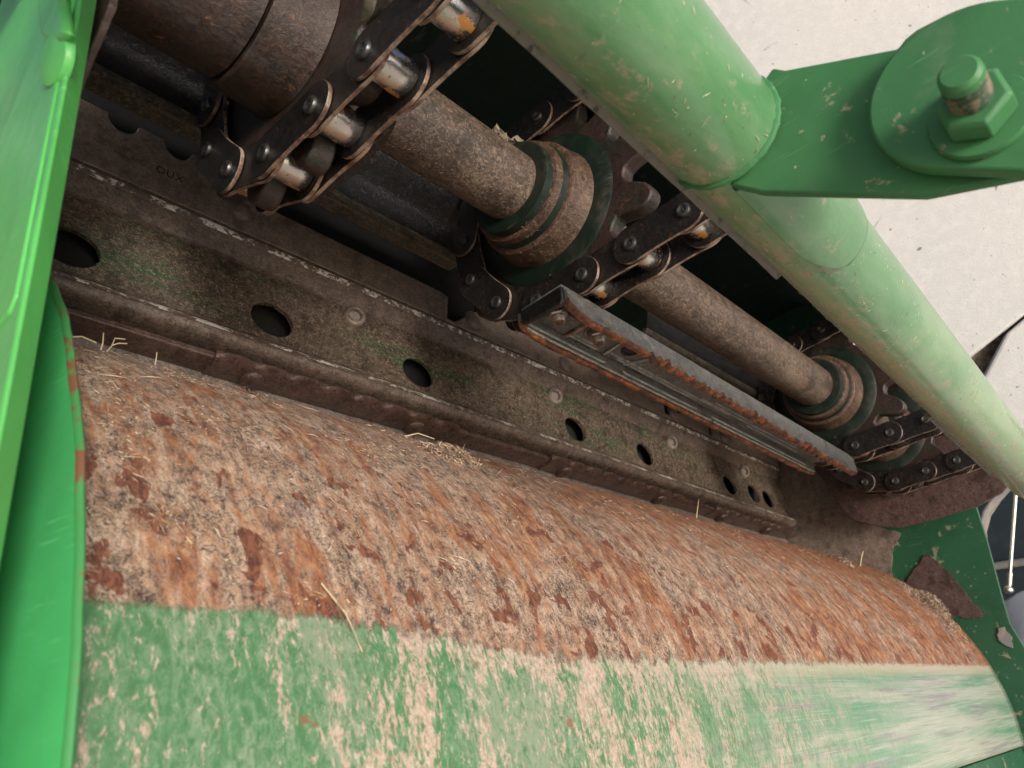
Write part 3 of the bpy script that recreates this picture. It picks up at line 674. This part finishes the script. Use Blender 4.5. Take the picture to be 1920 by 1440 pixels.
def chain(i, label, u1=3, ulo=-11):
    t = thing('roller_chain', (CH[i], SC, SN + RP), label, 'chain', 'roller chains running round the shaft sprockets')
    fr = PH[i] - math.floor(PH[i]); k0 = math.floor(PH[i]) - PH[i]
    us = [fr + k_ for k_ in range(ulo, u1 + 1)]
    for k_, u in enumerate(us):
        c, n, a = cpos(u); b = (CH[i], c, n)
        for part in ('roller', 'pin'):
            if part not in proto:
                q = MB()
                if part == 'roller':
                    q.lathe([(-.0098, .0060), (-.0098, .0088), (-.0090, .0094), (.0090, .0094), (.0098, .0088), (.0098, .0060)], (0, 0, 0), (1, 0, 0), 32)
                    ob = q.build(part, 'bright_roller', t, base=(0, 0, 0))
                else:
                    h = [(-.0172, 1e-5), (-.0166, .0010), (-.0168, .0020), (-.0175, .0032), (-.0170, .0045), (-.0160, .0050), (-.0152, .0050)]
                    q.lathe(h + [(-.0150, .0040), (.0150, .0040)] + [(-x, r) for x, r in h[::-1]], (0, 0, 0), (1, 0, 0), 20)
                    ob = q.build(part, 'pin_steel', t, base=(0, 0, 0))
                proto[part] = ob; ob.location = Vector(b) - BASE[t.name]; ob.rotation_euler = (a + random.random() * 6, 0, 0) if part == 'roller' else (random.random() * 6, 0, 0)
            else: twin(proto[part], t, b, a + random.random() * 6.28)
        if k_ + 1 < len(us):
            c2, n2, a2 = cpos(us[k_ + 1]); mid = (CH[i], (c + c2) / 2, (n + n2) / 2); rot = atan2(n2 - n, c2 - c)
            outer = (round(u - fr) - round(PH[i] - fr) + (1 if i == 1 else 0)) % 2 == 0
            nm, hw, th = ('outer_plate', .0127, .0026) if outer else ('inner_plate', .0100, .0025)
            for sgn in (-1, 1):
                key = (nm, sgn)
                if key not in proto:
                    ob = plate_mb(hw if sgn > 0 else -hw - th, th, .0138 if outer else .0142).build(nm, ['chain_plate', 'worn_edge'], t, base=(0, 0, 0), bevel=.0005)
                    proto[key] = ob; ob.location = Vector(mid) - BASE[t.name]; ob.rotation_euler = (rot, 0, 0); BASE[ob.name] = Vector(mid)
                else: twin(proto[key], t, mid, rot)
    return t
ch0 = chain(0, 'near dark roller chain with bright rollers crossing the top of the photo', 6)
ch1 = chain(1, 'middle dark roller chain holding the left end of the ridged slat', 3, -10)
ch2 = chain(2, 'far dim roller chain with rusty edges at the right end of the slat', 2, -8)
ch3 = chain(3, 'farthest dim roller chain with rusty edges, below and right of the slat', 2, -8)
# bent attachment wing on the near chain
m = MB(); m.extrude([(CH[0] + .0154, -.262, -.2905), (CH[0] + .0154, -.190, -.2905), (CH[0] + .0185, -.200, -.2898), (CH[0] + .021, -.226, -.2896), (CH[0] + .018, -.250, -.2898)], (0, 0, -.0026), 0, 1)
m.build('attachment_wing', ['chain_plate', 'worn_edge'], ch0, bevel=.0005)

# ================================================================== SLATS
def hexnut(name, p, parent, ax=(0, 0, 1), s=1.0):
    q = MB(); q.lathe([(0, .0090 * s), (.0012 * s, .0090 * s)], p, ax, 20)
    q.lathe([(.001 * s, .0062 * s), (.0018 * s, .0074 * s), (.0062 * s, .0074 * s), (.0072 * s, .0062 * s)], p, ax, 6)
    prof = [(.0065 * s, .0042 * s)]
    for i in range(4): prof += [(.0070 * s + i * .0013 * s, .0044 * s), (.0076 * s + i * .0013 * s, .0037 * s)]
    prof += [(.0124 * s, .0036 * s)]
    q.lathe(prof, p, ax, 16, 0)
    q.lathe([(.0123 * s, .0030 * s), (.0127 * s, .0028 * s), (.0128 * s, 1e-5)], p, ax, 16, 1, False)
    return q.build(name, ['nut_steel', 'orange_rust'], parent, base=p, angle=30)
def prof_strip(q, rows, mi):
    L = len(rows[0]); n = len(rows) - 1
    vs = [p for r in rows for p in r]
    fs = [(i * L + j, i * L + (j + 1) % L, (i + 1) * L + (j + 1) % L, (i + 1) * L + j) for i in range(n) for j in range(L)]
    fs += [tuple(range(L))[::-1], tuple(range(n * L, n * L + L))]; q.add(vs, fs, mi)
slat = thing('conveyor_slat', (.62, -.245, -.285), 'dark ridged steel slat with orange rusty wavy edges, bolted to the middle chain', 'slat', 'slats carried by the chains')
def sk_(p): return (p[0], p[1] - .018 * (p[0] - .36), p[2])          # the slat sits slightly askew
class MS(MB):
    def build(s, *a, **k_):
        s.v = [Vector(sk_(v)) for v in s.v]; return MB.build(s, *a, **k_)
NF, CU, CL = -.2866, -.2243, -.2615
q = MS(); q.extrude([(.357, CL, NF), (.357, CU - .001, NF), (.915, CU - .001, NF), (.885, CL, NF)], (0, 0, -.003)); q.build('floor', 'slat_steel', slat, bevel=.0006)
def flange(c0, wa, wb, tipf, thick, wav, name):
    rows, rows2 = [], []; n = int((wb - wa) / .0014)
    for i in range(n + 1):
        w = wa + (wb - wa) * i / n
        d = min((w - wa) / .030, (wb - w) / .020, 1); d = max(d, 0); nt_ = tipf(w)
        tip = NF + (nt_ - NF) * (sqrt(1 - (1 - d) ** 2) * .45 + .55)
        wv = wav(w); tip += wv[0]; lat = wv[1]
        rows.append([(w, c0, NF), (w, c0 + thick, NF), (w, c0 + thick, tip - .003), (w, c0, tip - .003)])
        x0, x1 = c0 - .0003 + lat - .3 * abs(wv[0]), c0 + thick + .0004 + lat
        rows2.append([(w, x0, tip - .0031), (w, x1, tip - .0031), (w, x1 + .0002, tip - .0008), (w, (x0 + x1) / 2 + thick * .2, tip + .0003), (w, x0 - .0002, tip - .0006)])
    q = MS(); prof_strip(q, rows, 0); f = q.build(name, 'slat_steel', slat, angle=30)
    q = MS(); prof_strip(q, rows2, 0); q.build('worn_tip', 'orange_rust', f, angle=50)
    return f
def wav_up(w):
    a = max(0, min(1, (w - .452) / .01)) * max(0, min(1, (.885 - w) / .05))
    ph = (w + .012 * fbm(w * 17)) / .0128
    s_ = abs(sin(pi * ph)); big = max(.12, .50 + 1.1 * fbm(w * 24, 4))
    return (-.0042 * a * (1 - s_ ** .6) * big - .0008 * fbm(w * 90, 1), a * (.0022 * sin(2 * pi * ph + 1) * big + .0008 * fbm(w * 80, 2)) + .0006 * fbm(w * 40, 9))
def wav_lo(w): return (-.0009 * fbm(w * 60, 7) - .0006 * abs(fbm(w * 150, 2)), .0004 * fbm(w * 90, 5))
fu = flange(CU - .0042, .360, .918, lambda w: -.2680 + .006 * min(1, max(0, (w - .44) / .4)), .0042, wav_up, 'upper_flange')
fl = flange(CL - .0034, .3565, .886, lambda w: -.2695, .0034, wav_lo, 'lower_flange')
q = MS(); q.extrude([(.3545, CL, NF), (.3545, CU, NF), (.3545, CU - .001, -.2755), (.3545, CU - .004, -.2735), (.3545, CL + .004, -.2750), (.3545, CL, -.2765)], (.0042, 0, 0), 0, 0); q.build('end_lip', 'black_steel', slat, bevel=.0012)
def rib(wa, wb, c, n, r=.0010):
    q = MS(); q.tube([(wa, c, n - r), (wa + .004, c, n), (wb - .004, c, n), (wb, c, n - r)], r, 8); return q.build('pressed_rib', 'slat_rib', slat)
ci = CL + .0002; nf = NF + .0001
for wa, wb, c, n in ((.360, .625, ci, -.2742), (.632, .880, ci, -.2742), (.362, .455, ci, -.2790), (.48, .60, ci, -.2790), (.63, .86, ci, -.2790), (.408, .436, -.2565, nf), (.408, .445, -.2595, nf), (.470, .60, -.2585, nf), (.478, .66, -.2555, nf), (.455, .476, -.2560, nf), (.60, .74, -.2535, nf), (.62, .70, -.2500, nf), (.70, .83, -.2570, nf), (.71, .82, -.2525, nf)):
    rib(wa, wb, c, n)
hexnut('hex_nut', sk_((.3735, -.2435, NF)), slat, s=1.0); hexnut('hex_nut', sk_((.4205, -.2430, NF)), slat, s=1.0)
hexnut('hex_nut', sk_((.858, -.2400, NF)), slat); hexnut('hex_nut', sk_((.893, -.2330, NF)), slat)
q = MS(); q.extrude([(.4040, -.2610, nf), (.4075, -.2610, nf), (.4095, -.2290, nf), (.4060, -.2290, nf)], (0, 0, .0022), 0, 0); q.build('cross_rib', 'worn_edge', slat, bevel=.0004)
q = MS(); q.lathe([(0, .0092), (.0012, .0086), (.0013, .0066), (.0002, .0062), (.0002, 1e-5)], (.468, -.2425, NF), (0, 0, 1), 24, 0, False); q.build('bolt_hole', 'black_steel', slat)
q = MS(); q.extrude([(.452, -.2600, nf), (.4545, -.2600, nf), (.4505, -.2290, nf), (.448, -.2290, nf)], (0, 0, .0016), 0, 0); q.build('cross_rib', 'slat_rib', slat, bevel=.0004)
q = MS(); q.extrude([(.480, -.2600, nf), (.4825, -.2600, nf), (.500, -.2290, nf), (.4975, -.2290, nf)], (0, 0, .0018), 0, 0); q.build('cross_rib', 'slat_rib', slat, bevel=.0004)

def back_slat(wa, wb, label, dc=0, dn=0):
    """black slat seen from its inner side on the returning chain"""
    t = thing('conveyor_slat', ((wa + wb) / 2, -.345 + dc, -.43 + dn), label, 'slat', 'slats carried by the chains')
    n_ = 24; ws_ = [wa + (wb - wa) * i / n_ for i in range(n_ + 1)]
    prof = [(-.325, -.4500), (-.3300, -.4445), (-.3360, -.4420), (-.3440, -.4380), (-.3475, -.4345), (-.3490, -.4300), (-.3515, -.4230), (-.3540, -.4170)]
    q = MB(); q.sheet([(c + dc, n + dn) for c, n in prof], ws_, .003); q.build('channel', 'black_steel', t, angle=70)
    q = MB(); q.prism([(-.3535 + dc, -.4175 + dn), (-.3500 + dc, -.4150 + dn), (-.3540 + dc, -.4070 + dn), (-.366 + dc, -.4070 + dn), (-.366 + dc, -.413 + dn)], wa, wb); q.build('dusty_lip', 'slat_lip', t, bevel=.0015)
    return t
back_slat(.078, .405, 'black glossy slat behind the near chain, half hidden by the side panel')
back_slat(.66, 1.02, 'black slat end behind the ridged slat, under the shaft', .030, -.004)

# ================================================================== GREEN TUBE AND ITS BRACKET
TA, TB = Vector((-.02, -.0607, -.231)), Vector((1.05, -.0895, -.231)); TD = (TB - TA).normalized(); TR = .0250
def taxis(w): return TA + (TB - TA) * ((w - TA.x) / (TB.x - TA.x))
tube = thing('frame_tube', tuple(taxis(.5)), 'thick round pale green dusty tube running diagonally across the right side', 'tube')
m = MB(); L = (TB - TA).length; m.lathe([(L * i / 40, TR) for i in range(41)], TA, TD, 72)
tb = m.build('pipe', 'dusty_tube', tube, base=taxis(.5))
def strip(w0, w1, ang0, label=None, h=.006):
    q = MB(); n_ = 30; rows = []
    a = radians(ang0); d = Vector((0, cos(a), sin(a))); e = Vector((0, -sin(a), cos(a)))
    for i in range(n_ + 1):
        w = w0 + (w1 - w0) * i / n_; p = taxis(w); k_ = .0006 * fbm(w * 40)
        rows.append([p + d * (TR - .002) + e * .0028, p + d * (TR + h * .55 + k_) + e * .0028, p + d * (TR + h * .55 + k_) - e * .0028, p + d * (TR - .002) - e * .0028])
    prof_strip(q, rows, 0); return q.build('edge_strip', 'bar_grey', tube, bevel=.0007)
strip(-.02, .365, 160); strip(.675, .93, 160)
# weld fillet where the bracket meets the tube
wb = .2565; p0 = taxis(wb); pts = []
for i in range(41):
    a = radians(-60 + 230 * i / 40); rr = TR + .0002 + .0005 * fbm(i * .7)
    pts.append(Vector((wb - .001 + .0006 * fbm(i * .9, 3), p0.y + rr * cos(a), p0.z + rr * sin(a))))
m = MB(); m.tube(pts, [.0015 + .0007 * fbm(i * .9, 9) for i in range(41)], 8); m.build('weld_bead', 'green_bracket', tube)
# bracket plate across the tube with a rounded ear, and a doubler with round end
m = MB()
out = [(-.040, -.2465), (-.036, -.2415), (.001, -.2185), (.0045, -.2205), (.009, -.2212), (.0165, -.2200), (.0265, -.2155), (.0385, -.206), (.060, -.186), (.100, -.150), (.085, -.095), (.032, -.1370), (.013, -.1465), (-.013, -.1570), (-.033, -.172), (-.062, -.194), (-.072, -.205), (-.080, -.222)]
m.extrude([(.258, c, n) for c, n in out], (.0045, 0, 0))
m.build('bracket_plate', 'green_bracket', tube, bevel=.0012, seg=3)
dp = thing('bracket_link', (.25, .0, -.17), 'green round-ended link plate bolted to the tube bracket at top right', 'link plate')
m = MB()
cc_, cn_, rr = .0119, -.1835, .0300       # round end
d = Vector((.77, .64)).normalized()        # the way the link runs off to the right
pn = Vector((-d.y, d.x))
pts = []
a_d = atan2(d.y, d.x)
for i in range(25):
    a = a_d + pi / 2 + pi * i / 24; pts.append((cc_ + rr * cos(a), cn_ + rr * sin(a)))
pts += [(pts[-1][0] + d.x * .16, pts[-1][1] + d.y * .16), (pts[0][0] + d.x * .16, pts[0][1] + d.y * .16)]
m.extrude([(.2500, c, n) for c, n in pts], (.0065, 0, 0)); m.build('plate', 'green_bracket', dp, bevel=.0012, seg=3)
bolt = thing('bracket_bolt', (.249, .0150, -.1630), 'green painted threaded bolt end with hex nut on the bracket link', 'bolt')
bc = (.0112, -.1678)
m = MB(); m.lathe([(0, .0148), (-.0016, .0152), (-.0030, .0146), (-.0030, .009)], (.2499, *bc), (1, 0, 0), 40); m.build('washer', 'green_bracket', bolt)
m = MB(); m.lathe([(-.0030, .0098), (-.0038, .0112), (-.0115, .0112), (-.0128, .0098)], (.2499, *bc), (1, 0, 0), 6); m.build('nut', 'green_bracket', bolt, angle=25, bevel=.0005)
prof = [(-.0125, .0062)]
for i in range(5): prof += [(-.0130 - i * .0021, .0064), (-.0141 - i * .0021, .0055)]
m = MB(); m.lathe(prof, (.2499, *bc), (1, 0, 0), 32, 1)
m.lathe([(-.0226, .0058), (-.0234, .0064), (-.0262, .0062), (-.0276, .0050), (-.0276, 1e-5)], (.2499, *bc), (1, 0, 0), 32, 0); m.build('threaded_end', ['green_bracket', 'bolt_thread'], bolt, angle=20)

# saddle pad on the tube below the bracket
m = MB(); W_, A_ = 34, 28; vs = []
def pad_edge(t):       # half-width profile along w
    return 1 if t < .55 else sqrt(max(0, 1 - ((t - .55) / .45) ** 2))
for i in range(W_ + 1):
    w = .2615 + .1045 * i / W_; e = pad_edge(i / W_)
    for j in range(A_ + 1):
        a = radians(44 + (2 * j / A_ - 1) * 58 * (.15 + .85 * e)); rr = TR + (.0024 if 0 < j < A_ and i < W_ else -.0003); p = taxis(w)
        vs.append((w, p.y + rr * cos(a), p.z + rr * sin(a)))
m.add(vs, [(i * (A_ + 1) + j, i * (A_ + 1) + j + 1, (i + 1) * (A_ + 1) + j + 1, (i + 1) * (A_ + 1) + j) for i in range(W_) for j in range(A_)])
m.build('saddle_pad', 'dusty_tube', tube, base=taxis(.5), angle=50)

# ================================================================== FAR SIDE
def wpoly(name, cn, w, th, mat, parent=None, bevel=.0008, mi=None):
    q = MB(); q.extrude([(w, c, n) for c, n in cn], (th, 0, 0)); return q.build(name, mat, parent, bevel=bevel)
fw = wpoly('far_side_plate', [(-.75, -.70), (-.30, -.70), (-.20, -.42), (-.160, -.30), (-.181, -.2565), (-.186, -.209), (-.198, -.131), (-.202, -.101), (-.197, -.062), (-.192, -.030), (-.16, .12), (-.3, .3), (-.75, .3)], 1.232, .006, 'green_plate')
tag(fw, 'dark green side plate with worn brown patches closing the far end', 'side plate')
def patch(name, cn, w, mat):
    out = []
    for i, (a, b) in enumerate(cn):
        a2, b2 = cn[(i + 1) % len(cn)]; k_ = max(2, int(hypot(a2 - a, b2 - b) / .004))
        for j in range(k_):
            t = j / k_; x, y = a + (a2 - a) * t, b + (b2 - b) * t
            out.append((x + .0022 * fbm(x * 90, y * 90, 1) + .0012 * fbm(x * 300, y * 300, 5), y + .0022 * fbm(x * 90, y * 90, 7) + .0012 * fbm(x * 300, y * 300, 9)))
    return wpoly(name, out, w, .0022, mat, fw, 0)
ft = .0
patch('wear_plate', [(-.47, -.46), (-.40, -.46), (-.367, -.360), (-.352, -.315), (-.318, -.273), (-.287, -.251), (-.305, -.235), (-.318, -.212), (-.33, -.16), (-.47, -.16)], 1.2295, 'beam_plate')
patch('rust_patch', [(-.315, -.180), (-.303, -.187), (-.268, -.2135), (-.262, -.209), (-.250, -.188), (-.237, -.150), (-.2275, -.116), (-.236, -.116), (-.29, -.13)], 1.2298, 'plum_rust')
patch('chipped_patch', [(-.217, -.098), (-.2105, -.098), (-.206, -.083), (-.211, -.072), (-.220, -.078), (-.222, -.090)], 1.2300, 'grey_dusty')
gp = wpoly('chain_guard', [(-.40, -.52), (-.37, -.40), (-.352, -.335), (-.345, -.305), (-.332, -.279), (-.305, -.262), (-.273, -.249), (-.222, -.2475), (-.173, -.247), (-.139, -.2545), (-.118, -.268), (-.112, -.30), (-.16, -.52)], 1.186, .004, 'plum_rust')
tag(gp, 'plum brown rusty guard plate below the farthest chain', 'guard plate')
# behind the far plate: curved grey sheet, dark panel, bright rod with ball end, grey metal corner
m = MB(); k_ = 16
cr = [(1.27 + .05 * i / k_, -.205 + .085 * (i / k_) ** .8, -.222 - .052 * (i / k_) ** 1.4) for i in range(k_ + 1)]
m.sheet([(-.200, -.205), (-.192, -.232), (-.178, -.252), (-.158, -.268), (-.135, -.282)], [1.262, 1.30], .004)
tag(m.build('curved_strip', 'grey_dusty', bevel=.0008), 'curved grey dusty metal strip under the far end of the tube', 'strip')
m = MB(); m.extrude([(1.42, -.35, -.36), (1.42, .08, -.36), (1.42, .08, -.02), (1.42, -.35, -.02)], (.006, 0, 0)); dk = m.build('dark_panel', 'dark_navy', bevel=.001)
tag(dk, 'dark blue green panel behind the bright rod', 'panel')
m = MB(); m.tube([(1.412, -.35, -.215), (1.412, .08, -.165)], .006, 10); m.build('cross_pipe', 'grey_dusty', dk)
rod = thing('steel_rod', (1.30, -.199, -.144), 'thin bright steel rod with ball end at the right edge', 'rod')
ra, rb = Vector((1.30, -.128, -.290)), Vector((1.30, -.1955, -.152))
m = MB(); m.tube([ra, rb], .0024, 16); m.build('shaft', 'rod_steel', rod)
d = (rb - ra).normalized(); m = MB(); m.tube([rb - d * .020, rb - d * .004, rb], [.0036, .0036, .0028], 16); m.build('ferrule', 'rod_steel', rod)
m = MB(); bb = rb + d * .004; m.lathe([(.0064 * sin(a), max(.0064 * cos(a), 1e-5)) for a in [-pi / 2 + pi * i / 16 for i in range(17)]], bb, (1, 0, 0), 24); m.build('ball_end', 'rod_steel', rod)
m = MB(); m.extrude([(1.285, -.218, -.132), (1.285, -.180, -.142), (1.285, -.10, -.11), (1.285, -.10, .02), (1.285, -.215, .02), (1.285, -.223, -.08)], (.03, 0, 0))
tag(m.build('grey_bracket', 'grey_sheet', bevel=.002), 'pale grey metal corner under the ball end of the rod', 'bracket')

# ================================================================== CHAFF AND BITS
def sliver(q, cols, p, t, nrm, L, wd, tone, lift=.0, curl=.2):
    """thin three-cornered bent flake of straw: p centre, t direction, nrm surface normal"""
    t = t.normalized(); b = nrm.cross(t).normalized(); nb = len(q.v)
    prof = [(-.5, .35), (0, 1), (.5, .3)]
    k_ = [];
    for s_, w_ in prof:
        h = lift * (s_ + .5) * L + curl * L * (.25 - s_ * s_) * .5 + .0002
        c = p + t * (s_ * L) + nrm * h
        k_ += [c - b * wd * w_ * .5, c + b * wd * w_ * .5, c + nrm * wd * .45 * w_]
    q.v += k_
    for i in range(2):
        for j in range(3):
            a, c = i * 3 + j, i * 3 + (j + 1) % 3; q.f.append([nb + a, nb + c, nb + c + 3, nb + a + 3]); q.mi.append(0)
    q.f.append([nb, nb + 2, nb + 1]); q.mi.append(0); q.f.append([nb + 6, nb + 7, nb + 8]); q.mi.append(0)
    cols += [tone] * 9
TONES = [(.44, .33, .23), (.34, .24, .16), (.28, .18, .11), (.54, .42, .31), (.18, .12, .085), (.10, .075, .06), (.34, .20, .11), (.55, .45, .33), (.08, .065, .055)]
rnd = random.Random(5)
q = MB(); cols = []
def drum_pt(w, th, r=DR): return Vector((w, DC + r * cos(th), DN + r * sin(th))), Vector((0, cos(th), sin(th)))
n_ = 0
while n_ < 7000:
    w = .078 + 1.14 * rnd.random() ** 1.75; th = radians(-15 - 49 * rnd.random() ** 1.0)
    cl = fbm(w * 16, degrees_ := math.degrees(th) * .11) * .6 + fbm(w * 50, math.degrees(th) * .35, 4) * .5
    dens = .10 + cl * 1.25 - max(0, (w - .42)) * .25
    if math.degrees(th) < -50: dens -= .12 if w < .35 else .30
    if rnd.random() > dens: continue
    n_ += 1
    p, nr = drum_pt(w, th); tc = Vector((0, -sin(th), cos(th)))
    a = rnd.gauss(0, .9); t = tc * cos(a) + Vector((1, 0, 0)) * sin(a)
    L = .0010 + .0042 * rnd.random() ** 2.6; sliver(q, cols, p, t, nr, L, .00025 + .0005 * rnd.random(), rnd.choice(TONES + TONES[1:3] + TONES[4:7]), rnd.random() ** 3 * .5, rnd.random() * .5)
for _ in range(1500):
    w = .085 + 1.1 * rnd.random() ** 1.4; th = radians(-46 - 16 * rnd.random())
    if fbm(w * 22, 5) + .25 < rnd.random() * .9: continue
    p, nr = drum_pt(w, th); tc = Vector((0, -sin(th), cos(th))); a = rnd.gauss(0, 1.2); t = tc * cos(a) + Vector((1, 0, 0)) * sin(a) + nr * abs(rnd.gauss(0, .5))
    sliver(q, cols, p + nr * .0006, t, nr, .0015 + .004 * rnd.random() ** 2, .00025 + .0003 * rnd.random(), rnd.choice(TONES), .2, .9)
for _ in range(70):      # longer straws
    w = .09 + .7 * rnd.random() ** 1.5; th = radians(-18 - 38 * rnd.random()); p, nr = drum_pt(w, th); tc = Vector((0, -sin(th), cos(th)))
    a = rnd.gauss(0, 1.0); t = tc * cos(a) + Vector((1, 0, 0)) * sin(a); sliver(q, cols, p, t, nr, .005 + .007 * rnd.random(), .0006, rnd.choice(TONES[:4]), rnd.random() * .25, .2)
tag(q.build('chaff', 'chaff', base=(.5, -.3, -.15), smooth=False, colors=cols), 'fine chopped straw chaff scattered over the rusty drum', 'chaff', kind='stuff')

def clump(name, w, th, sw, st, h, cnt, label, seed):
    r_ = random.Random(seed); q = MB(); cols = []
    for _ in range(cnt):
        x, y = r_.gauss(0, .4), r_.gauss(0, .4); hh = h * max(0, 1 - x * x * 2 - y * y * 2) * r_.random()
        p, nr = drum_pt(w + x * sw, th + y * st, DR + hh)
        t = Vector((r_.gauss(0, 1), r_.gauss(0, 1), r_.gauss(0, 1))); t -= nr * t.dot(nr) * .5
        sliver(q, cols, p, t, nr, .003 + .006 * r_.random() ** 2, .0004 + .0006 * r_.random(), r_.choice(TONES + TONES[4:7]), r_.random() * .3, r_.random())
    tag(q.build(name, 'chaff', smooth=False, colors=cols), label, 'chaff clump')
clump('chaff_clump', 1.175, radians(-30), .040, radians(11), .014, 1700, 'thick brown chaff clump on the drum against the far rust patch', 3)
clump('chaff_clump', .335, radians(-47), .030, radians(3.5), .006, 800, 'dark tuft of matted chaff on the drum below the wear strip', 8)
clump('chaff_clump', .093, radians(-53), .012, radians(6), .010, 500, 'small tan chaff tuft in the corner beside the end shield', 4)
clump('chaff_clump', 1.03, radians(-46), .022, radians(3), .007, 200, 'wispy chaff tuft on the far top of the drum', 14)

# a forked dry sprig, two upright stalks and a loose straw
def sprig(name, paths, label, rad=.00032):
    q = MB()
    for pth in paths: q.tube(pth, [rad * (1.2 - .5 * i / len(pth)) for i in range(len(pth))], 6)
    return tag(q.build(name, 'twig', smooth=True), label, 'sprig')
def dp_(w, th, h): return drum_pt(w, radians(th), DR + h)[0]
sprig('dry_sprig', [[dp_(.127, -57, 0), dp_(.1275, -57.5, .004), dp_(.127, -58, .009)], [dp_(.130, -57, 0), dp_(.132, -57.4, .004), dp_(.135, -57.6, .006), dp_(.139, -57.6, .007)], [dp_(.132, -57.4, .004), dp_(.133, -58, .008), dp_(.138, -58, .009)]], 'tiny forked dry sprig standing on the upper left of the drum')
sprig('dry_stalk', [[dp_(.155, -57, 0), dp_(.1552, -57.5, .004), dp_(.1555, -58, .007)]], 'tiny upright stalk right of the forked sprig on the drum', .0003)
sprig('dry_stalk', [[dp_(.705, -53, 0), dp_(.705, -53.5, .010), dp_(.706, -54, .019)]], 'thin upright stalk on the drum beneath the far wear strip', .0004)
sprig('straw', [[dp_(.112, -57.5, .002), dp_(.117, -57.3, .004), dp_(.124, -57, .003)]], 'short pale straw lying by the left end of the drum', .0004)
sprig('straw', [[dp_(.318, -53.6, .0), dp_(.328, -53.6, .0045), dp_(.342, -53.3, .004)]], 'pale straw lying across the top of the drum near the middle', .0004)
sprig('straw', [[dp_(.178, -17, .001), dp_(.184, -14, .004), dp_(.190, -11, .002)]], 'pale stalk hanging over the paint line on the drum', .00035)
sprig('straw', [[dp_(1.06, -44, .004), dp_(1.07, -45.5, .016), dp_(1.075, -46, .022)]], 'pale straw poking up from the far wispy tuft', .0007)

# dust flecks stuck to the tube
q = MB(); cols = []; r_ = random.Random(9)
for _ in range(4200):
    w = .02 + 1.0 * r_.random() ** .75; a = radians(20 + 190 * r_.random()); ax = taxis(w)
    if fbm(w * 20, a * 3) + .25 < r_.random() * .8: continue
    nr = Vector((0, cos(a), sin(a))); p = ax + nr * TR; tc = Vector((0, -sin(a), cos(a)))
    b = r_.gauss(.6, .6); t = tc * cos(b) + Vector((1, 0, 0)) * sin(b)
    sliver(q, cols, p, t, nr, .0008 + .0032 * r_.random() ** 3, .00018 + .00025 * r_.random(), r_.choice([(.66, .58, .42), (.58, .48, .33), (.72, .66, .5), (.2, .15, .1)]), .1, .3)
tag(q.build('chaff_flecks', 'chaff', base=(.5, -.07, -.2), smooth=False, colors=cols), 'pale straw flecks stuck on the green tube', 'chaff', kind='stuff')

# fine straw hairs on shaft and beam
q = MB(); cols = []; r_ = random.Random(19)
for _ in range(2600):
    w = .19 + .72 * r_.random() ** 1.3; a = radians(-10 + 140 * r_.random()); rr = .0252
    if CH[1] - .047 < w < CH[1] + .02: rr = .0398 if w < CH[1] - .03 else .0455
    nr = Vector((0, cos(a), sin(a))); p = Vector((w, SC, SN)) + nr * rr; tc = Vector((0, -sin(a), cos(a)))
    b = r_.gauss(0, 1.2); t = tc * cos(b) + Vector((1, 0, 0)) * sin(b)
    sliver(q, cols, p, t, nr, .0008 + .0024 * r_.random() ** 2, .00016 + .0002 * r_.random(), r_.choice([(.30, .22, .155), (.22, .16, .11), (.34, .27, .20), (.14, .09, .06)]), .1, .6)
for _ in range(2600):
    w = .05 + 1.1 * r_.random() ** 1.3; n0_ = -.32 - .046 * r_.random()
    if any(hypot(w - h, n0_ + .3435) < .017 for h in holes): continue
    b = r_.gauss(.6, 1.0); t = Vector((cos(b), 0, sin(b)))
    sliver(q, cols, Vector((w, cF, n0_)), t, Vector((0, 1, 0)), .0008 + .0026 * r_.random() ** 2, .00016 + .0002 * r_.random(), r_.choice([(.30, .24, .17), (.22, .17, .12), (.38, .31, .22), (.12, .09, .06)]), .15, .7)
tag(q.build('chaff_hairs', 'chaff', base=(.5, -.35, -.35), smooth=False, colors=cols), 'fine straw hairs on the shaft and cross beam', 'chaff', kind='stuff')

# crumpled husk lying on the shaft and a dry leaf hanging by the near chain
def leaf(name, fn, nu, nv, mat, label, th=.0006):
    vs = [Vector(fn(i / nu, j / nv)) for i in range(nu + 1) for j in range(nv + 1)]; L = nv + 1
    q = MB(); q.add(vs, [(i * L + j, i * L + j + 1, (i + 1) * L + j + 1, (i + 1) * L + j) for i in range(nu) for j in range(nv)])
    ob = q.build(name, mat); sd = ob.modifiers.new('thick', 'SOLIDIFY'); sd.thickness = th; return tag(ob, label, 'leaf')
leaf('crumpled_husk', lambda u, v: (.322 + .030 * u, -.2380 + .010 * v + .003 * fbm(u * 4, v * 4), -.4120 - .004 * v + .006 * fbm(u * 5 + 3, v * 4) + .004 * sin(u * 5)), 12, 8, 'husk', 'crumpled grey brown husk lying on top of the shaft by the ringed hub')
leaf('dry_leaf', lambda u, v: (.130 + .010 * u + .004 * (v - .5) * sin(pi * min(1, u * 1.05)), -.134 - .024 * u, -.290 + .006 * sin(3 * u) + .004 * (v - .5) * sin(pi * min(1, u * 1.05))), 10, 4, 'husk', 'narrow dry leaf hanging beside the near chain at the top')
